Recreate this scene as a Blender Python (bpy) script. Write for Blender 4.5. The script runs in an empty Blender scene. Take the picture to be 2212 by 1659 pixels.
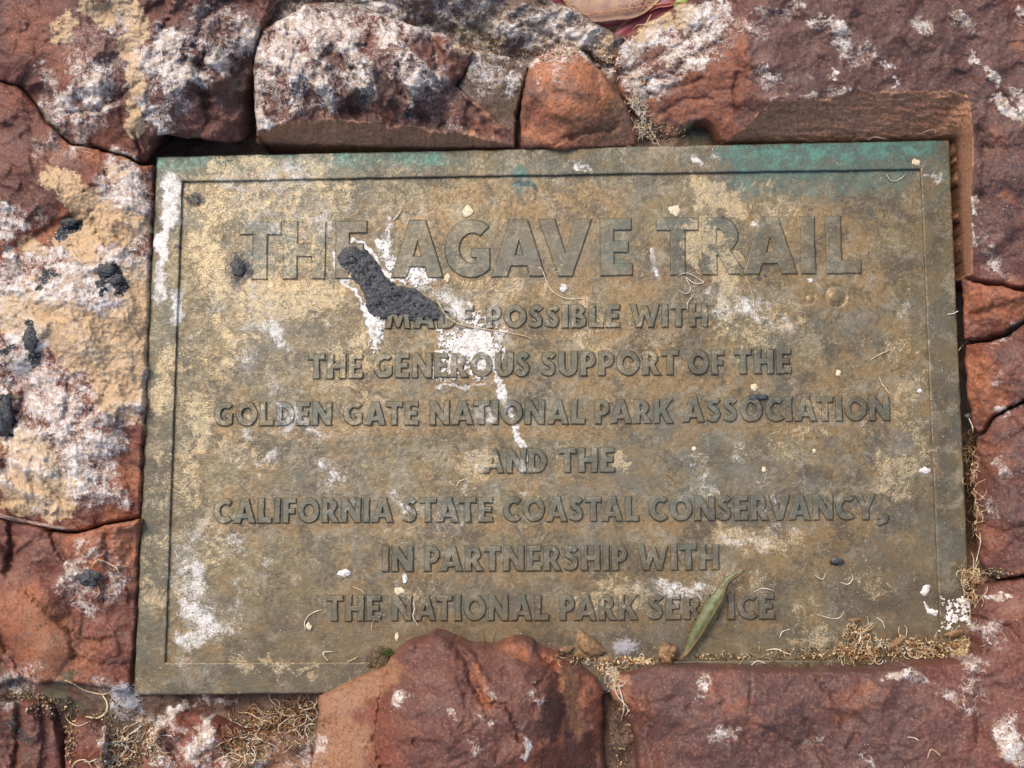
import bpy, math, random
import numpy as np
from mathutils import Matrix, Vector
from mathutils.geometry import tessellate_polygon
random.seed(7)
sc = bpy.context.scene
COL = sc.collection

# ---------------------------------------------------------------- camera, sky, sun, exposure
F = 2150.0                     # focal length, in units of 1/2212 of the picture's width
def rot(rx, ry, rz):
    return np.array(Matrix.Rotation(rx, 3, 'X') @ Matrix.Rotation(ry, 3, 'Y') @ Matrix.Rotation(rz, 3, 'Z'))
RC = rot(math.radians(-5.85), math.radians(-1.6), math.radians(0.45))
TC = np.array([0.0206, -0.0160, -0.5586])
CAM = -RC.T @ TC
cd = bpy.data.cameras.new('camera'); cam = bpy.data.objects.new('camera', cd); COL.objects.link(cam)
m = Matrix(RC.T.tolist()).to_4x4(); m.translation = Vector(CAM.tolist()); cam.matrix_world = m
cd.sensor_width = 36.0; cd.lens = 36.0 * F / 2212.0; cd.clip_start = 0.01; cd.clip_end = 50.0
sc.camera = cam

SUN_EL, SUN_AZ = 52.0, 128.0     # azimuth measured counter-clockwise from +x: the light comes from the upper left
w = bpy.data.worlds.new('World'); sc.world = w; w.use_nodes = True
nt = w.node_tree; bgn = nt.nodes['Background']
sky = nt.nodes.new('ShaderNodeTexSky'); sky.sky_type = 'NISHITA'; sky.sun_disc = False
sky.sun_elevation = math.radians(SUN_EL); sky.sun_rotation = math.radians(90.0 - SUN_AZ)
sky.air_density = 1.0; sky.dust_density = 4.0; sky.ozone_density = 0.4
nt.links.new(sky.outputs[0], bgn.inputs[0]); bgn.inputs[1].default_value = 0.15
sl = bpy.data.lights.new('sun', 'SUN'); sl.energy = 1.25; sl.angle = math.radians(38); sl.color = (1.0, 0.93, 0.80)
so = bpy.data.objects.new('sun', sl); COL.objects.link(so)
sd = Vector((math.cos(math.radians(SUN_AZ)) * math.cos(math.radians(SUN_EL)), math.sin(math.radians(SUN_AZ)) * math.cos(math.radians(SUN_EL)), math.sin(math.radians(SUN_EL))))
so.rotation_euler = sd.to_track_quat('Z', 'Y').to_euler(); so.location = sd * 2
sc.view_settings.view_transform = 'Standard'; sc.view_settings.look = 'None'; sc.view_settings.gamma = 1.0
sc.view_settings.use_curve_mapping = False
sc.view_settings.exposure = 0.64

# ---------------------------------------------------------------- where a picture point lies in the place
def P(u, v, h=0.0):
    """world point (m) seen at picture point u,v (picture 2212 x 1659) that lies h mm above the plaque's rim"""
    u = np.asarray(u, float); v = np.asarray(v, float); h = np.asarray(h, float) * 0.001
    d = np.stack(np.broadcast_arrays((u - 1106.0) / F, -(v - 829.5) / F, -1.0), -1) @ RC
    t = (h - CAM[2]) / d[..., 2]
    return CAM + d * t[..., None]

# ---------------------------------------------------------------- noise (numpy)
_rs = np.random.RandomState(11)
PERM = np.tile(_rs.permutation(512), 3); GA = _rs.rand(512) * 2 * np.pi; GX = np.cos(GA); GY = np.sin(GA); RV = _rs.rand(512, 4)
def gn(x, y, s=0):
    xi = np.floor(x).astype(int); yi = np.floor(y).astype(int); fx = x - xi; fy = y - yi
    ux = fx * fx * fx * (fx * (fx * 6 - 15) + 10); uy = fy * fy * fy * (fy * (fy * 6 - 15) + 10)
    def g(a, b):
        k = PERM[(PERM[(xi + a + s * 37) & 511] + yi + b) & 511]
        return GX[k] * (fx - a) + GY[k] * (fy - b)
    n0 = g(0, 0); n1 = g(1, 0); n2 = g(0, 1); n3 = g(1, 1)
    a = n0 + ux * (n1 - n0); b = n2 + ux * (n3 - n2)
    return (a + uy * (b - a)) * 1.5
def fbm(x, y, s=0, o=5, r=0.5):
    t = 0; a = 1.0; f = 1.0
    for i in range(o):
        t = t + a * gn(x * f + 13.7 * i, y * f - 7.1 * i, s + i); a *= r; f *= 2.03
    return t
def ridged(x, y, s=0, o=5, r=0.55):
    t = 0; a = 1.0; f = 1.0
    for i in range(o):
        t = t + a * (0.5 - np.abs(gn(x * f + 3.1 * i, y * f + 9.2 * i, s + i))); a *= r; f *= 2.1
    return t
def chips(x, y, s=0):
    """broken facets: every cell is a little tilted plane, the edges a little worn"""
    xi = np.floor(x).astype(int); yi = np.floor(y).astype(int)
    D = []; H = []
    for a in (-1, 0, 1):
        for b in (-1, 0, 1):
            k = PERM[(PERM[(xi + a + s * 53) & 511] + yi + b) & 511]; r = RV[k]
            dx = x - (xi + a + r[:, 0]); dy = y - (yi + b + r[:, 1]); D.append(np.sqrt(dx * dx + dy * dy))
            H.append((r[:, 2] - .5) * 2 * dx + (r[:, 3] - .5) * 2 * dy + (r[:, 2] + r[:, 3] - 1) * .5)
    D = np.array(D); H = np.array(H); w_ = np.exp(-(D - D.min(0)) / .07)
    return (w_ * H).sum(0) / w_.sum(0)
def sstep(a, b, x):
    t = np.clip((x - a) / (b - a), 0, 1); return t * t * (3 - 2 * t)

# ---------------------------------------------------------------- plane geometry helpers (picture units)
def inside(poly, u, v):
    r = np.zeros(u.shape, bool); n = len(poly)
    for i in range(n):
        x0, y0 = poly[i]; x1, y1 = poly[(i + 1) % n]
        if y0 == y1: continue
        c = ((y0 > v) != (y1 > v)) & (u < (x1 - x0) * (v - y0) / (y1 - y0) + x0)
        r ^= c
    return r
def dline(pts, u, v, closed=False, near=False):
    best = np.full(u.shape, 1e9); nu = u.copy(); nv = v.copy()
    n = len(pts)
    for i in range(n if closed else max(n - 1, 1)):
        x0, y0 = pts[i][:2]; x1, y1 = pts[(i + 1) % n][:2]
        dx, dy = x1 - x0, y1 - y0; L = dx * dx + dy * dy
        t = np.clip(((u - x0) * dx + (v - y0) * dy) / L, 0, 1) if L > 0 else 0 * u
        px = x0 + t * dx; py = y0 + t * dy; d = np.hypot(u - px, v - py)
        if near:
            m_ = d < best; nu = np.where(m_, px, nu); nv = np.where(m_, py, nv)
        best = np.minimum(best, d)
    return (best, nu, nv) if near else best
def rough(poly, amp, s, step=7.0):
    """resample a closed outline and make it uneven"""
    out = []; n = len(poly)
    for i in range(n):
        x0, y0 = poly[i]; x1, y1 = poly[(i + 1) % n]; L = math.hypot(x1 - x0, y1 - y0); k = max(1, int(L / step))
        for j in range(k): out.append((x0 + (x1 - x0) * j / k, y0 + (y1 - y0) * j / k))
    a = np.array(out); d = fbm(a[:, 0] / 38, a[:, 1] / 38, s, 4, .6); e = fbm(a[:, 0] / 38, a[:, 1] / 38, s + 9, 4, .6)
    a[:, 0] += amp * d; a[:, 1] += amp * e
    return [tuple(p) for p in a]

# ---------------------------------------------------------------- objects
def tag(o, label=None, cat=None, group=None, kind=None):
    if label: o['label'] = label
    if cat: o['category'] = cat
    if group: o['group'] = group
    if kind: o['kind'] = kind
    return o
def link(name, verts, faces, mat, parent=None, attrs=None, smooth=True, keep_origin=False):
    V = np.asarray(verts, float)
    org = np.zeros(3) if keep_origin else np.array([V[:, 0].mean(), V[:, 1].mean(), V[:, 2].min()])
    me = bpy.data.meshes.new(name)
    if isinstance(faces, np.ndarray):
        k = faces.shape[1]; nf = len(faces)
        me.vertices.add(len(V)); me.vertices.foreach_set('co', (V - org).ravel())
        me.loops.add(nf * k); me.loops.foreach_set('vertex_index', faces.ravel().astype(np.int32))
        me.polygons.add(nf); me.polygons.foreach_set('loop_start', np.arange(0, nf * k, k, dtype=np.int32))
        me.update(calc_edges=True); me.validate()
    else:
        me.from_pydata((V - org).tolist(), [], faces); me.update()
    if smooth: me.polygons.foreach_set('use_smooth', np.ones(len(me.polygons), bool))
    for n, a in (attrs or {}).items():
        ca = me.color_attributes.new(n, 'FLOAT_COLOR', 'POINT'); ca.data.foreach_set('color', np.asarray(a, np.float32).ravel())
    me.materials.append(mat)
    o = bpy.data.objects.new(name, me); COL.objects.link(o)
    if parent is not None:
        o.parent = parent; o.location = Vector(org.tolist()) - parent.location
    else: o.location = org.tolist()
    return o
def empty(name, loc):
    o = bpy.data.objects.new(name, None); COL.objects.link(o); o.location = loc; o.empty_display_size = .02; return o

# ---------------------------------------------------------------- stains: strokes of a kind of deposit, in picture units
def stains(S, u, v):
    """S: list of (channel, strength, radius, [(u,v),...]); returns (n,8)"""
    out = np.zeros((len(u), 8))
    wu = u + 11 * fbm(u / 30, v / 30, 71, 3, .6); wv = v + 11 * fbm(u / 30, v / 30, 83, 3, .6)
    for ch, s, r, pts in S:
        a = np.array(pts, float)
        m_ = (wu > a[:, 0].min() - r) & (wu < a[:, 0].max() + r) & (wv > a[:, 1].min() - r) & (wv < a[:, 1].max() + r)
        if not m_.any(): continue
        d = dline(pts, wu[m_], wv[m_]); x = s * (1 - sstep(.25 * r, r, d))
        c = out[m_, ch]; out[m_, ch] = 1 - (1 - c) * (1 - np.clip(x, 0, 1))
    return out
def pts2(s):   # "u,v u,v" -> list
    return [tuple(float(q) for q in p.split(',')[:2]) for p in s.split()]
def pts3(s):
    return [tuple(float(q) for q in p.split(',')) for p in s.split()]
def strokes(txt):
    S = []
    for ln in txt.strip().splitlines():
        ln = ln.split('#')[0].strip()
        if not ln: continue
        c, s, r, p = ln.split(None, 3)
        for q in p.split('|'):
            S.append(('WOKGRPBD'.index(c), float(s), float(r), pts2(q)))
    return S

# ---------------------------------------------------------------- heights met so far (for laying things on)
HM = np.full((1900 // 4, 2440 // 4), -30.0)
def note(u, v, h):
    i = ((v + 100) / 4).astype(int); j = ((u + 100) / 4).astype(int)
    ok = (i >= 0) & (i < HM.shape[0]) & (j >= 0) & (j < HM.shape[1]); np.maximum.at(HM, (i[ok], j[ok]), h[ok])
def hat(u, v): return float(HM[int((v + 100) / 4), int((u + 100) / 4)])

def patch(name, poly, hfun, mat, parent=None, step=2.4, skirt=-20.0, stainset=None, keep=None, reg=True, crust=.9, under=(0, 0)):
    """a body whose skin is a fine grid inside the outline, closed down to `skirt` mm by its sides"""
    a = np.array(poly); u0, v0 = a.min(0) - step; u1, v1 = a.max(0) + step
    gu = np.arange(u0, u1 + step, step); gv = np.arange(v0, v1 + step, step)
    U, V = np.meshgrid(gu, gv); nr, nc = U.shape; u = U.ravel(); v = V.ravel()
    ins = inside(poly, u, v)
    d, nu, nv = dline(poly, u, v, True, True)
    if keep is not None: ins &= keep(u, v, d)
    I = ins.reshape(nr, nc)
    q = I[:-1, :-1] & I[1:, :-1] & I[:-1, 1:] & I[1:, 1:]
    idx = np.arange(nr * nc).reshape(nr, nc)
    f = np.stack([idx[:-1, :-1][q], idx[1:, :-1][q], idx[1:, 1:][q], idx[:-1, 1:][q]], 1)
    used = np.unique(f); mp = -np.ones(nr * nc, int); mp[used] = np.arange(len(used)); f = mp[f]
    u = u[used]; v = v[used]; d = d[used]
    if keep is None:
        E0 = np.concatenate([f[:, [0, 1]], f[:, [1, 2]], f[:, [2, 3]], f[:, [3, 0]]]); ks = np.sort(E0, 1); _, iv, ct = np.unique(ks[:, 0] * len(u) + ks[:, 1], return_inverse=True, return_counts=True)
        e = np.zeros(len(u), bool); e[np.unique(E0[ct[iv] == 1])] = True; u = np.where(e, nu[used], u); v = np.where(e, nv[used], v); d = np.where(e, 0, d)
    r = hfun(u, v, d); h, cut = r[0], r[1]; rel = r[2] if len(r) > 2 else None
    if stainset is not None:
        st = stains(stainset, u, v)
        if cut is not None:
            st[:, 6] = np.maximum(st[:, 6], cut); st[:, 0] *= 1 - .85 * cut; st[:, 1] *= 1 - .85 * cut
        if rel is not None:      # dry deposits sit on the bumps and wash out of the hollows
            k_ = np.tanh(rel / 2.2); st[:, 0] = np.clip(st[:, 0] * (.90 + .34 * k_), 0, 1); st[:, 1] = np.clip(st[:, 1] * (.97 - .08 * k_), 0, 1)
        cr = sstep(.45, .75, np.maximum(st[:, 0], st[:, 1]) + .55 * fbm(u / 11, v / 11, 201, 4, .65))
        h = h + crust * cr * (.5 + .6 * fbm(u / 7, v / 7, 205, 3, .6))      # the crust has a thickness of its own
    X = P(u, v, h)
    # boundary edges -> sides
    E = np.concatenate([f[:, [0, 1]], f[:, [1, 2]], f[:, [2, 3]], f[:, [3, 0]]]); key = np.sort(E, 1); kk = key[:, 0] * len(u) + key[:, 1]
    un, inv, cnt = np.unique(kk, return_inverse=True, return_counts=True); B = E[cnt[inv] == 1]
    bv = np.unique(B); low = X[bv].copy()
    low[:, 0] += under[0] * .001; low[:, 1] += under[1] * .001      # the foot may be undercut
    low[:, 2] = np.minimum(skirt * .001, low[:, 2] - .0002)
    m2 = -np.ones(len(u), int); m2[bv] = len(u) + np.arange(len(bv))
    sf = np.stack([B[:, 1], B[:, 0], m2[B[:, 0]], m2[B[:, 1]]], 1)
    f = np.concatenate([f, sf])[:, ::1]
    attrs = {}
    if stainset is not None:
        st = np.concatenate([st, st[bv]])
        attrs = {'paint': st[:, :4], 'tint': st[:, 4:]}
    if reg: note(u, v, h)
    return link(name, np.concatenate([X, low]), f, mat, parent, attrs)

# ---------------------------------------------------------------- materials
class NB:
    def __init__(s, name):
        s.m = bpy.data.materials.new(name); s.m.use_nodes = True; s.t = s.m.node_tree
        s.b = s.t.nodes['Principled BSDF']; s.pos = s.n('ShaderNodeNewGeometry').outputs['Position']
        v = s.n('ShaderNodeVectorMath'); v.operation = 'SCALE'; v.inputs[3].default_value = 1000.0; s.l(s.pos, v.inputs[0]); s.mm = v.outputs[0]
    def n(s, t): return s.t.nodes.new(t)
    def l(s, a, b):
        if isinstance(a, (int, float)): b.default_value = a
        elif isinstance(a, tuple): b.default_value = a if len(a) == 4 or len(b.default_value) == 3 else a + (1,)
        else: s.t.links.new(a, b)
    def noise(s, size, det=6, rough=.6, off=0.0, dist=0.0, stretch=None, col=False):
        det = min(det, max(1.0, math.log2(max(size, .4) / .35)))     # nothing finer than the picture can show
        k = s.n('ShaderNodeTexNoise'); k.noise_dimensions = '3D'; k.inputs['Scale'].default_value = 1.0; k.inputs['Detail'].default_value = det
        k.inputs['Roughness'].default_value = rough; k.inputs['Distortion'].default_value = dist
        mp = s.n('ShaderNodeMapping'); s.l(s.mm, mp.inputs[0]); q = 1.0 / size
        mp.inputs['Scale'].default_value = (q, q, q) if not stretch else tuple(q * z for z in stretch[:3])
        if stretch and len(stretch) > 3: mp.inputs['Rotation'].default_value = (0, 0, stretch[3])
        mp.inputs['Location'].default_value = (off, off * 1.7, off * .3)
        s.l(mp.outputs[0], k.inputs['Vector']); return k.outputs['Color' if col else 'Fac']
    def vor(s, size, off=0.0, feat='F1', out='Distance', warp=0):
        k = s.n('ShaderNodeTexVoronoi'); k.feature = feat; k.inputs['Scale'].default_value = 1.0 / size
        a = s.n('ShaderNodeVectorMath'); a.operation = 'ADD'; s.l(s.mm, a.inputs[0]); a.inputs[1].default_value = (off, off, off)
        s.l(a.outputs[0], k.inputs['Vector']); return k.outputs[out]
    def math(s, op, a, b=0.0, c=0.0, clamp=False):
        k = s.n('ShaderNodeMath'); k.operation = op; k.use_clamp = clamp
        s.l(a, k.inputs[0]); s.l(b, k.inputs[1]); s.l(c, k.inputs[2]); return k.outputs[0]
    def rng(s, x, a, b, c=0.0, d=1.0):
        k = s.n('ShaderNodeMapRange'); k.clamp = True; s.l(x, k.inputs[0]); s.l(a, k.inputs[1]); s.l(b, k.inputs[2]); s.l(c, k.inputs[3]); s.l(d, k.inputs[4]); return k.outputs[0]
    def mix(s, f, a, b):
        k = s.n('ShaderNodeMix'); k.data_type = 'RGBA'; s.l(f, k.inputs[0]); s.l(a, k.inputs[6]); s.l(b, k.inputs[7]); return k.outputs[2]
    def attr(s, name):
        k = s.n('ShaderNodeAttribute'); k.attribute_name = name; q = s.n('ShaderNodeSeparateColor'); s.l(k.outputs['Color'], q.inputs[0])
        return q.outputs[0], q.outputs[1], q.outputs[2], k.outputs['Alpha']
    def depo(s, mask, nz, gain=1.0, lo=.45, w=.2, K=3.2):
        """deposit broken up by noise: nothing where the mask is nothing"""
        x = s.math('ADD', s.math('MULTIPLY', mask, gain), s.math('MULTIPLY', s.math('SUBTRACT', nz, .5), K))
        return s.math('MULTIPLY', s.rng(x, lo, lo + w), s.rng(mask, 0, .22))
    def nmix(s, off, a=11.0, b=3.0, c=.9, dist=.5, st=None):
        """three sizes of noise, about 0.5 in the middle"""
        x = s.math('MULTIPLY', s.noise(a, 5, .72, off, dist, st), .70)
        return s.math('ADD', x, s.math('MULTIPLY', s.noise(c * 1.6, 3, .8, off + 5), .30))
    def web(s, size, off=0.0, w=.045):
        """thin wandering threads"""
        n = s.noise(size, 4, .7, off, .6); return s.rng(s.math('ABSOLUTE', s.math('SUBTRACT', n, .5)), w, w * .2)
    def bump(s, hgt, strength, dist, prev=None):
        k = s.n('ShaderNodeBump'); k.inputs['Strength'].default_value = strength; k.inputs['Distance'].default_value = dist
        s.l(hgt, k.inputs['Height'])
        if prev is not None: s.l(prev, k.inputs['Normal'])
        return k.outputs[0]
    def done(s, col, rough, nrm=None, spec=.5, metal=0.0):
        s.l(col, s.b.inputs['Base Color']); s.l(rough, s.b.inputs['Roughness']); s.b.inputs['Specular IOR Level'].default_value = spec
        s.l(metal, s.b.inputs['Metallic'])
        if nrm is not None: s.l(nrm, s.b.inputs['Normal'])
        return s.m

def rock_mat(name='red rock', c_red=(.158, .042, .021), c_pur=(.104, .038, .027), c_or=(.30, .100, .040), c_br=(.25, .115, .055), seed=0.0, bloom=.34):
    k = NB(name); W, O, K, G = k.attr('paint'); R, Pp, B, D = k.attr('tint')
    big = k.noise(30, 5, .6, seed + 3); mid = k.noise(8, 5, .7, seed + 11); fine = k.noise(1.7, 4, .75, seed + 7); grit = k.noise(.62, 2, .7, seed + 5)
    base = k.mix(k.rng(k.math('ADD', big, k.math('MULTIPLY', Pp, .45)), .44, .70), c_red, c_pur)
    base = k.mix(k.rng(k.math('ADD', mid, k.math('MULTIPLY', R, .42)), .56, .95), base, c_or)
    base = k.mix(k.rng(k.math('ADD', k.math('MULTIPLY', B, 1.1), fine), .75, 1.2), base, c_br)
    base = k.mix(k.math('MULTIPLY', k.rng(fine, .50, .64), .62), base, (.055, .024, .020))
    base = k.mix(k.math('MULTIPLY', k.rng(fine, .46, .32), .32), base, (.36, .17, .11))
    base = k.mix(k.math('MULTIPLY', k.rng(k.noise(13, 5, .75, seed + 31), .55, .68), .55), base, (.058, .034, .030))
    sp = k.math('MULTIPLY', k.rng(k.vor(1.9, seed), .15, .07), k.rng(k.noise(6, 1, .5, seed + 2), .50, .66))
    base = k.mix(k.math('MULTIPLY', sp, .8), base, (.66, .56, .50))
    nz = k.nmix(seed + 23)
    bl = k.math('MULTIPLY', k.rng(k.nmix(seed + 83, 18, 4, .8), .50, .66), bloom)
    base = k.mix(bl, base, (.27, .165, .125))
    fO = k.depo(O, k.nmix(seed + 41, 8, 2.4, .8), K=2.6, lo=.36, w=.22)
    base = k.mix(k.math('MULTIPLY', fO, k.rng(grit, .33, .62, .96, .60)), base, k.mix(k.rng(fine, .35, .65), (.64, .43, .21), (.44, .33, .22)))
    fW = k.depo(W, nz, K=3.8, lo=.46, w=.34, gain=1.1)
    fW = k.math('MAXIMUM', fW, k.math('MULTIPLY', k.web(9, seed + 71), k.rng(W, .15, .6)))
    fW = k.math('MULTIPLY', fW, k.rng(k.math('SUBTRACT', O, k.math('MULTIPLY', k.noise(14, 4, .6, seed + 77), .5)), .25, .65, 1.0, .22))
    wc = k.mix(k.rng(k.noise(4.5, 4, .7, seed + 51), .40, .58), (.78, .74, .71), (.46, .37, .29))
    base = k.mix(k.math('MULTIPLY', fW, k.rng(grit, .38, .62, 1.0, .45)), base, wc)
    fG = k.depo(G, nz, w=.35)
    base = k.mix(k.math('MULTIPLY', fG, .8), base, k.mix(k.rng(fine, .4, .6), (.035, .040, .018), (.085, .085, .045)))
    fK = k.depo(K, k.nmix(seed + 61, 5, 2, .8), K=2.6, w=.2)
    base = k.mix(fK, base, k.mix(k.rng(k.noise(1.2, 3, .8, 4), .58, .66), (.018, .019, .023), (.40, .40, .40)))
    hg = k.math('ADD', k.math('MULTIPLY', fine, 1.0), k.math('MULTIPLY', grit, .5))
    hg = k.math('ADD', hg, k.math('MULTIPLY', k.math('ADD', fO, fW), .30))
    return k.done(base, k.rng(grit, .3, .7, .50, .85), k.bump(hg, .6, .0009), .45)

def bronze_mat(name, base1, base2, rust, letter=False):
    k = NB(name); W, O, K, G = k.attr('paint'); R, Pp, B, D = k.attr('tint')
    big = k.noise(42, 7, .68, 2); mid = k.noise(15, 6, .72, 9, .5); fine = k.noise(2.6, 4, .78, 14, .3); grit = k.noise(.7, 2, .7, 5)
    kk = .85 if letter else 1.0; ks = .5 if name != 'plaque face' else 1.0
    base = k.mix(k.rng(big, .43, .57), base1, base2)
    base = k.mix(k.math('MULTIPLY', k.rng(k.math('ADD', mid, k.math('MULTIPLY', R, .22)), .49, .62), .8 * kk), base, rust)
    base = k.mix(k.math('MULTIPLY', k.rng(k.nmix(21, 11, 3, .9), .50, .60), .80 * kk), base, (.275, .235, .165))
    base = k.mix(k.math('MULTIPLY', k.rng(k.nmix(37, 24, 5, 1.2, .6), .50, .58), .72 * kk), base, (.062, .050, .034))
    base = k.mix(k.math('MULTIPLY', k.rng(k.noise(30, 6, .7, 47, .6), .53, .64), .55 * kk), base, (.105, .112, .092))
    base = k.mix(k.math('MULTIPLY', k.rng(fine, .52, .62), .36 * ks), base, (.048, .036, .022))
    base = k.mix(k.math('MULTIPLY', k.rng(fine, .47, .36), .32 * ks), base, (.36, .275, .15))
    base = k.mix(k.math('MULTIPLY', Pp, .40), base, k.mix(k.rng(fine, .35, .65), (.060, .060, .052), (.14, .135, .115)))
    base = k.mix(k.math('MULTIPLY', B, .5), base, k.mix(k.rng(fine, .35, .65), (.060, .042, .024), (.125, .080, .040)))
    fG = k.depo(G, k.nmix(61, 16, 5, 1.0), 1.1, .18, .85, 2.2)
    base = k.mix(k.math('MULTIPLY', fG, .85), base, k.mix(k.rng(k.math('ADD', k.math('MULTIPLY', k.nmix(67, 9, 2.5, .9), 1.6), k.math('MULTIPLY', G, .35)), 1.06, 1.30), (.064, .112, .094), (.080, .245, .190)))
    nz = k.nmix(23, 8, 3, .8, .8)
    fO = k.depo(O, nz, 1.0, .50, .40, 4.2)
    base = k.mix(k.math('MULTIPLY', fO, k.rng(grit, .34, .60, .75, .30)), base, k.mix(k.rng(fine, .35, .65), (.66, .48, .25), (.46, .38, .25)))
    fW = k.depo(W, k.nmix(93, 9, 2.2, .7, .5), 1.0, .50, .34, 3.6)
    fW = k.math('MAXIMUM', fW, k.math('MULTIPLY', k.web(7, 71), k.math('MULTIPLY', k.rng(W, .3, .9), .8)))
    base = k.mix(k.math('MULTIPLY', fW, k.rng(grit, .38, .62, k.rng(W, .45, .9, .62, 1.0), k.rng(W, .5, 1, .22, .85))), base, k.mix(k.rng(fine, .4, .6), (.84, .82, .80), (.52, .48, .42)))
    fK = k.depo(K, k.nmix(33, 8, 2, .8), 1.1, .45, .45, 2.6)
    base = k.mix(k.math('MULTIPLY', fK, .93), base, (.022, .023, .027))
    sp = k.math('MULTIPLY', k.rng(k.vor(2.6, 3), .13, .05), k.rng(k.noise(8, 1, .5, 2), .46, .58))
    base = k.mix(k.math('MULTIPLY', sp, .75), base, (.70, .62, .48))
    sp2 = k.math('MULTIPLY', k.rng(k.vor(3.3, 9), .16, .08), k.rng(k.noise(10, 1, .5, 12), .48, .56))
    base = k.mix(k.math('MULTIPLY', sp2, .75), base, (.035, .026, .016))
    hg = k.math('ADD', k.math('MULTIPLY', fine, .8), k.math('ADD', k.math('MULTIPLY', grit, .3), k.math('MULTIPLY', k.math('ADD', fO, fW), .5)))
    nr = k.bump(hg, .55, .0004 if letter else .0006)
    return k.done(base, k.rng(k.math('ADD', fine, k.math('MULTIPLY', fW, .4)), .3, .8, .30, .70), nr, .5, k.rng(fW, 0, .2, .25, 0))

def plain(name, c1, c2, size=3.0, rough=.7, c3=None, bumpd=.0003, spec=.3, streak=None, trans=0):
    k = NB(name); n = k.noise(size, 6, .65, 3, .2, streak)
    col = k.mix(k.rng(n, .38, .62), c1, c2)
    if c3: col = k.mix(k.rng(k.noise(size * .45, 5, .7, 17), .56, .68), col, c3)
    mt = k.done(col, rough, k.bump(n, .6, bumpd), spec)
    if trans: k.b.inputs['Subsurface Weight'].default_value = trans; k.b.inputs['Subsurface Radius'].default_value = (.002, .0015, .001)
    return mt
M_ROCK = rock_mat()
M_ROCK2 = rock_mat('purple brown rock', (.122, .038, .025), (.086, .038, .031), (.225, .074, .036), (.40, .195, .105), seed=90.0)
M_ROCK3 = rock_mat('orange rock', (.25, .085, .042), (.15, .066, .042), (.37, .135, .055), (.18, .090, .045), seed=50.0, bloom=.3)
M_MORT = rock_mat('mortar', (.105, .056, .034), (.090, .064, .044), (.17, .08, .04), (.12, .080, .048), seed=140.0)
M_CRUST = rock_mat('crusted grey rock', (.120, .075, .052), (.105, .080, .062), (.17, .10, .065), (.15, .11, .075), seed=170.0)
M_FACE = bronze_mat('plaque face', (.175, .130, .062), (.135, .112, .068), (.235, .146, .060))
M_RIM = bronze_mat('plaque rim', (.120, .098, .055), (.100, .092, .060), (.185, .120, .052))
M_LET = bronze_mat('raised letter', (.120, .114, .080), (.096, .101, .076), (.150, .115, .062), True)

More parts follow.
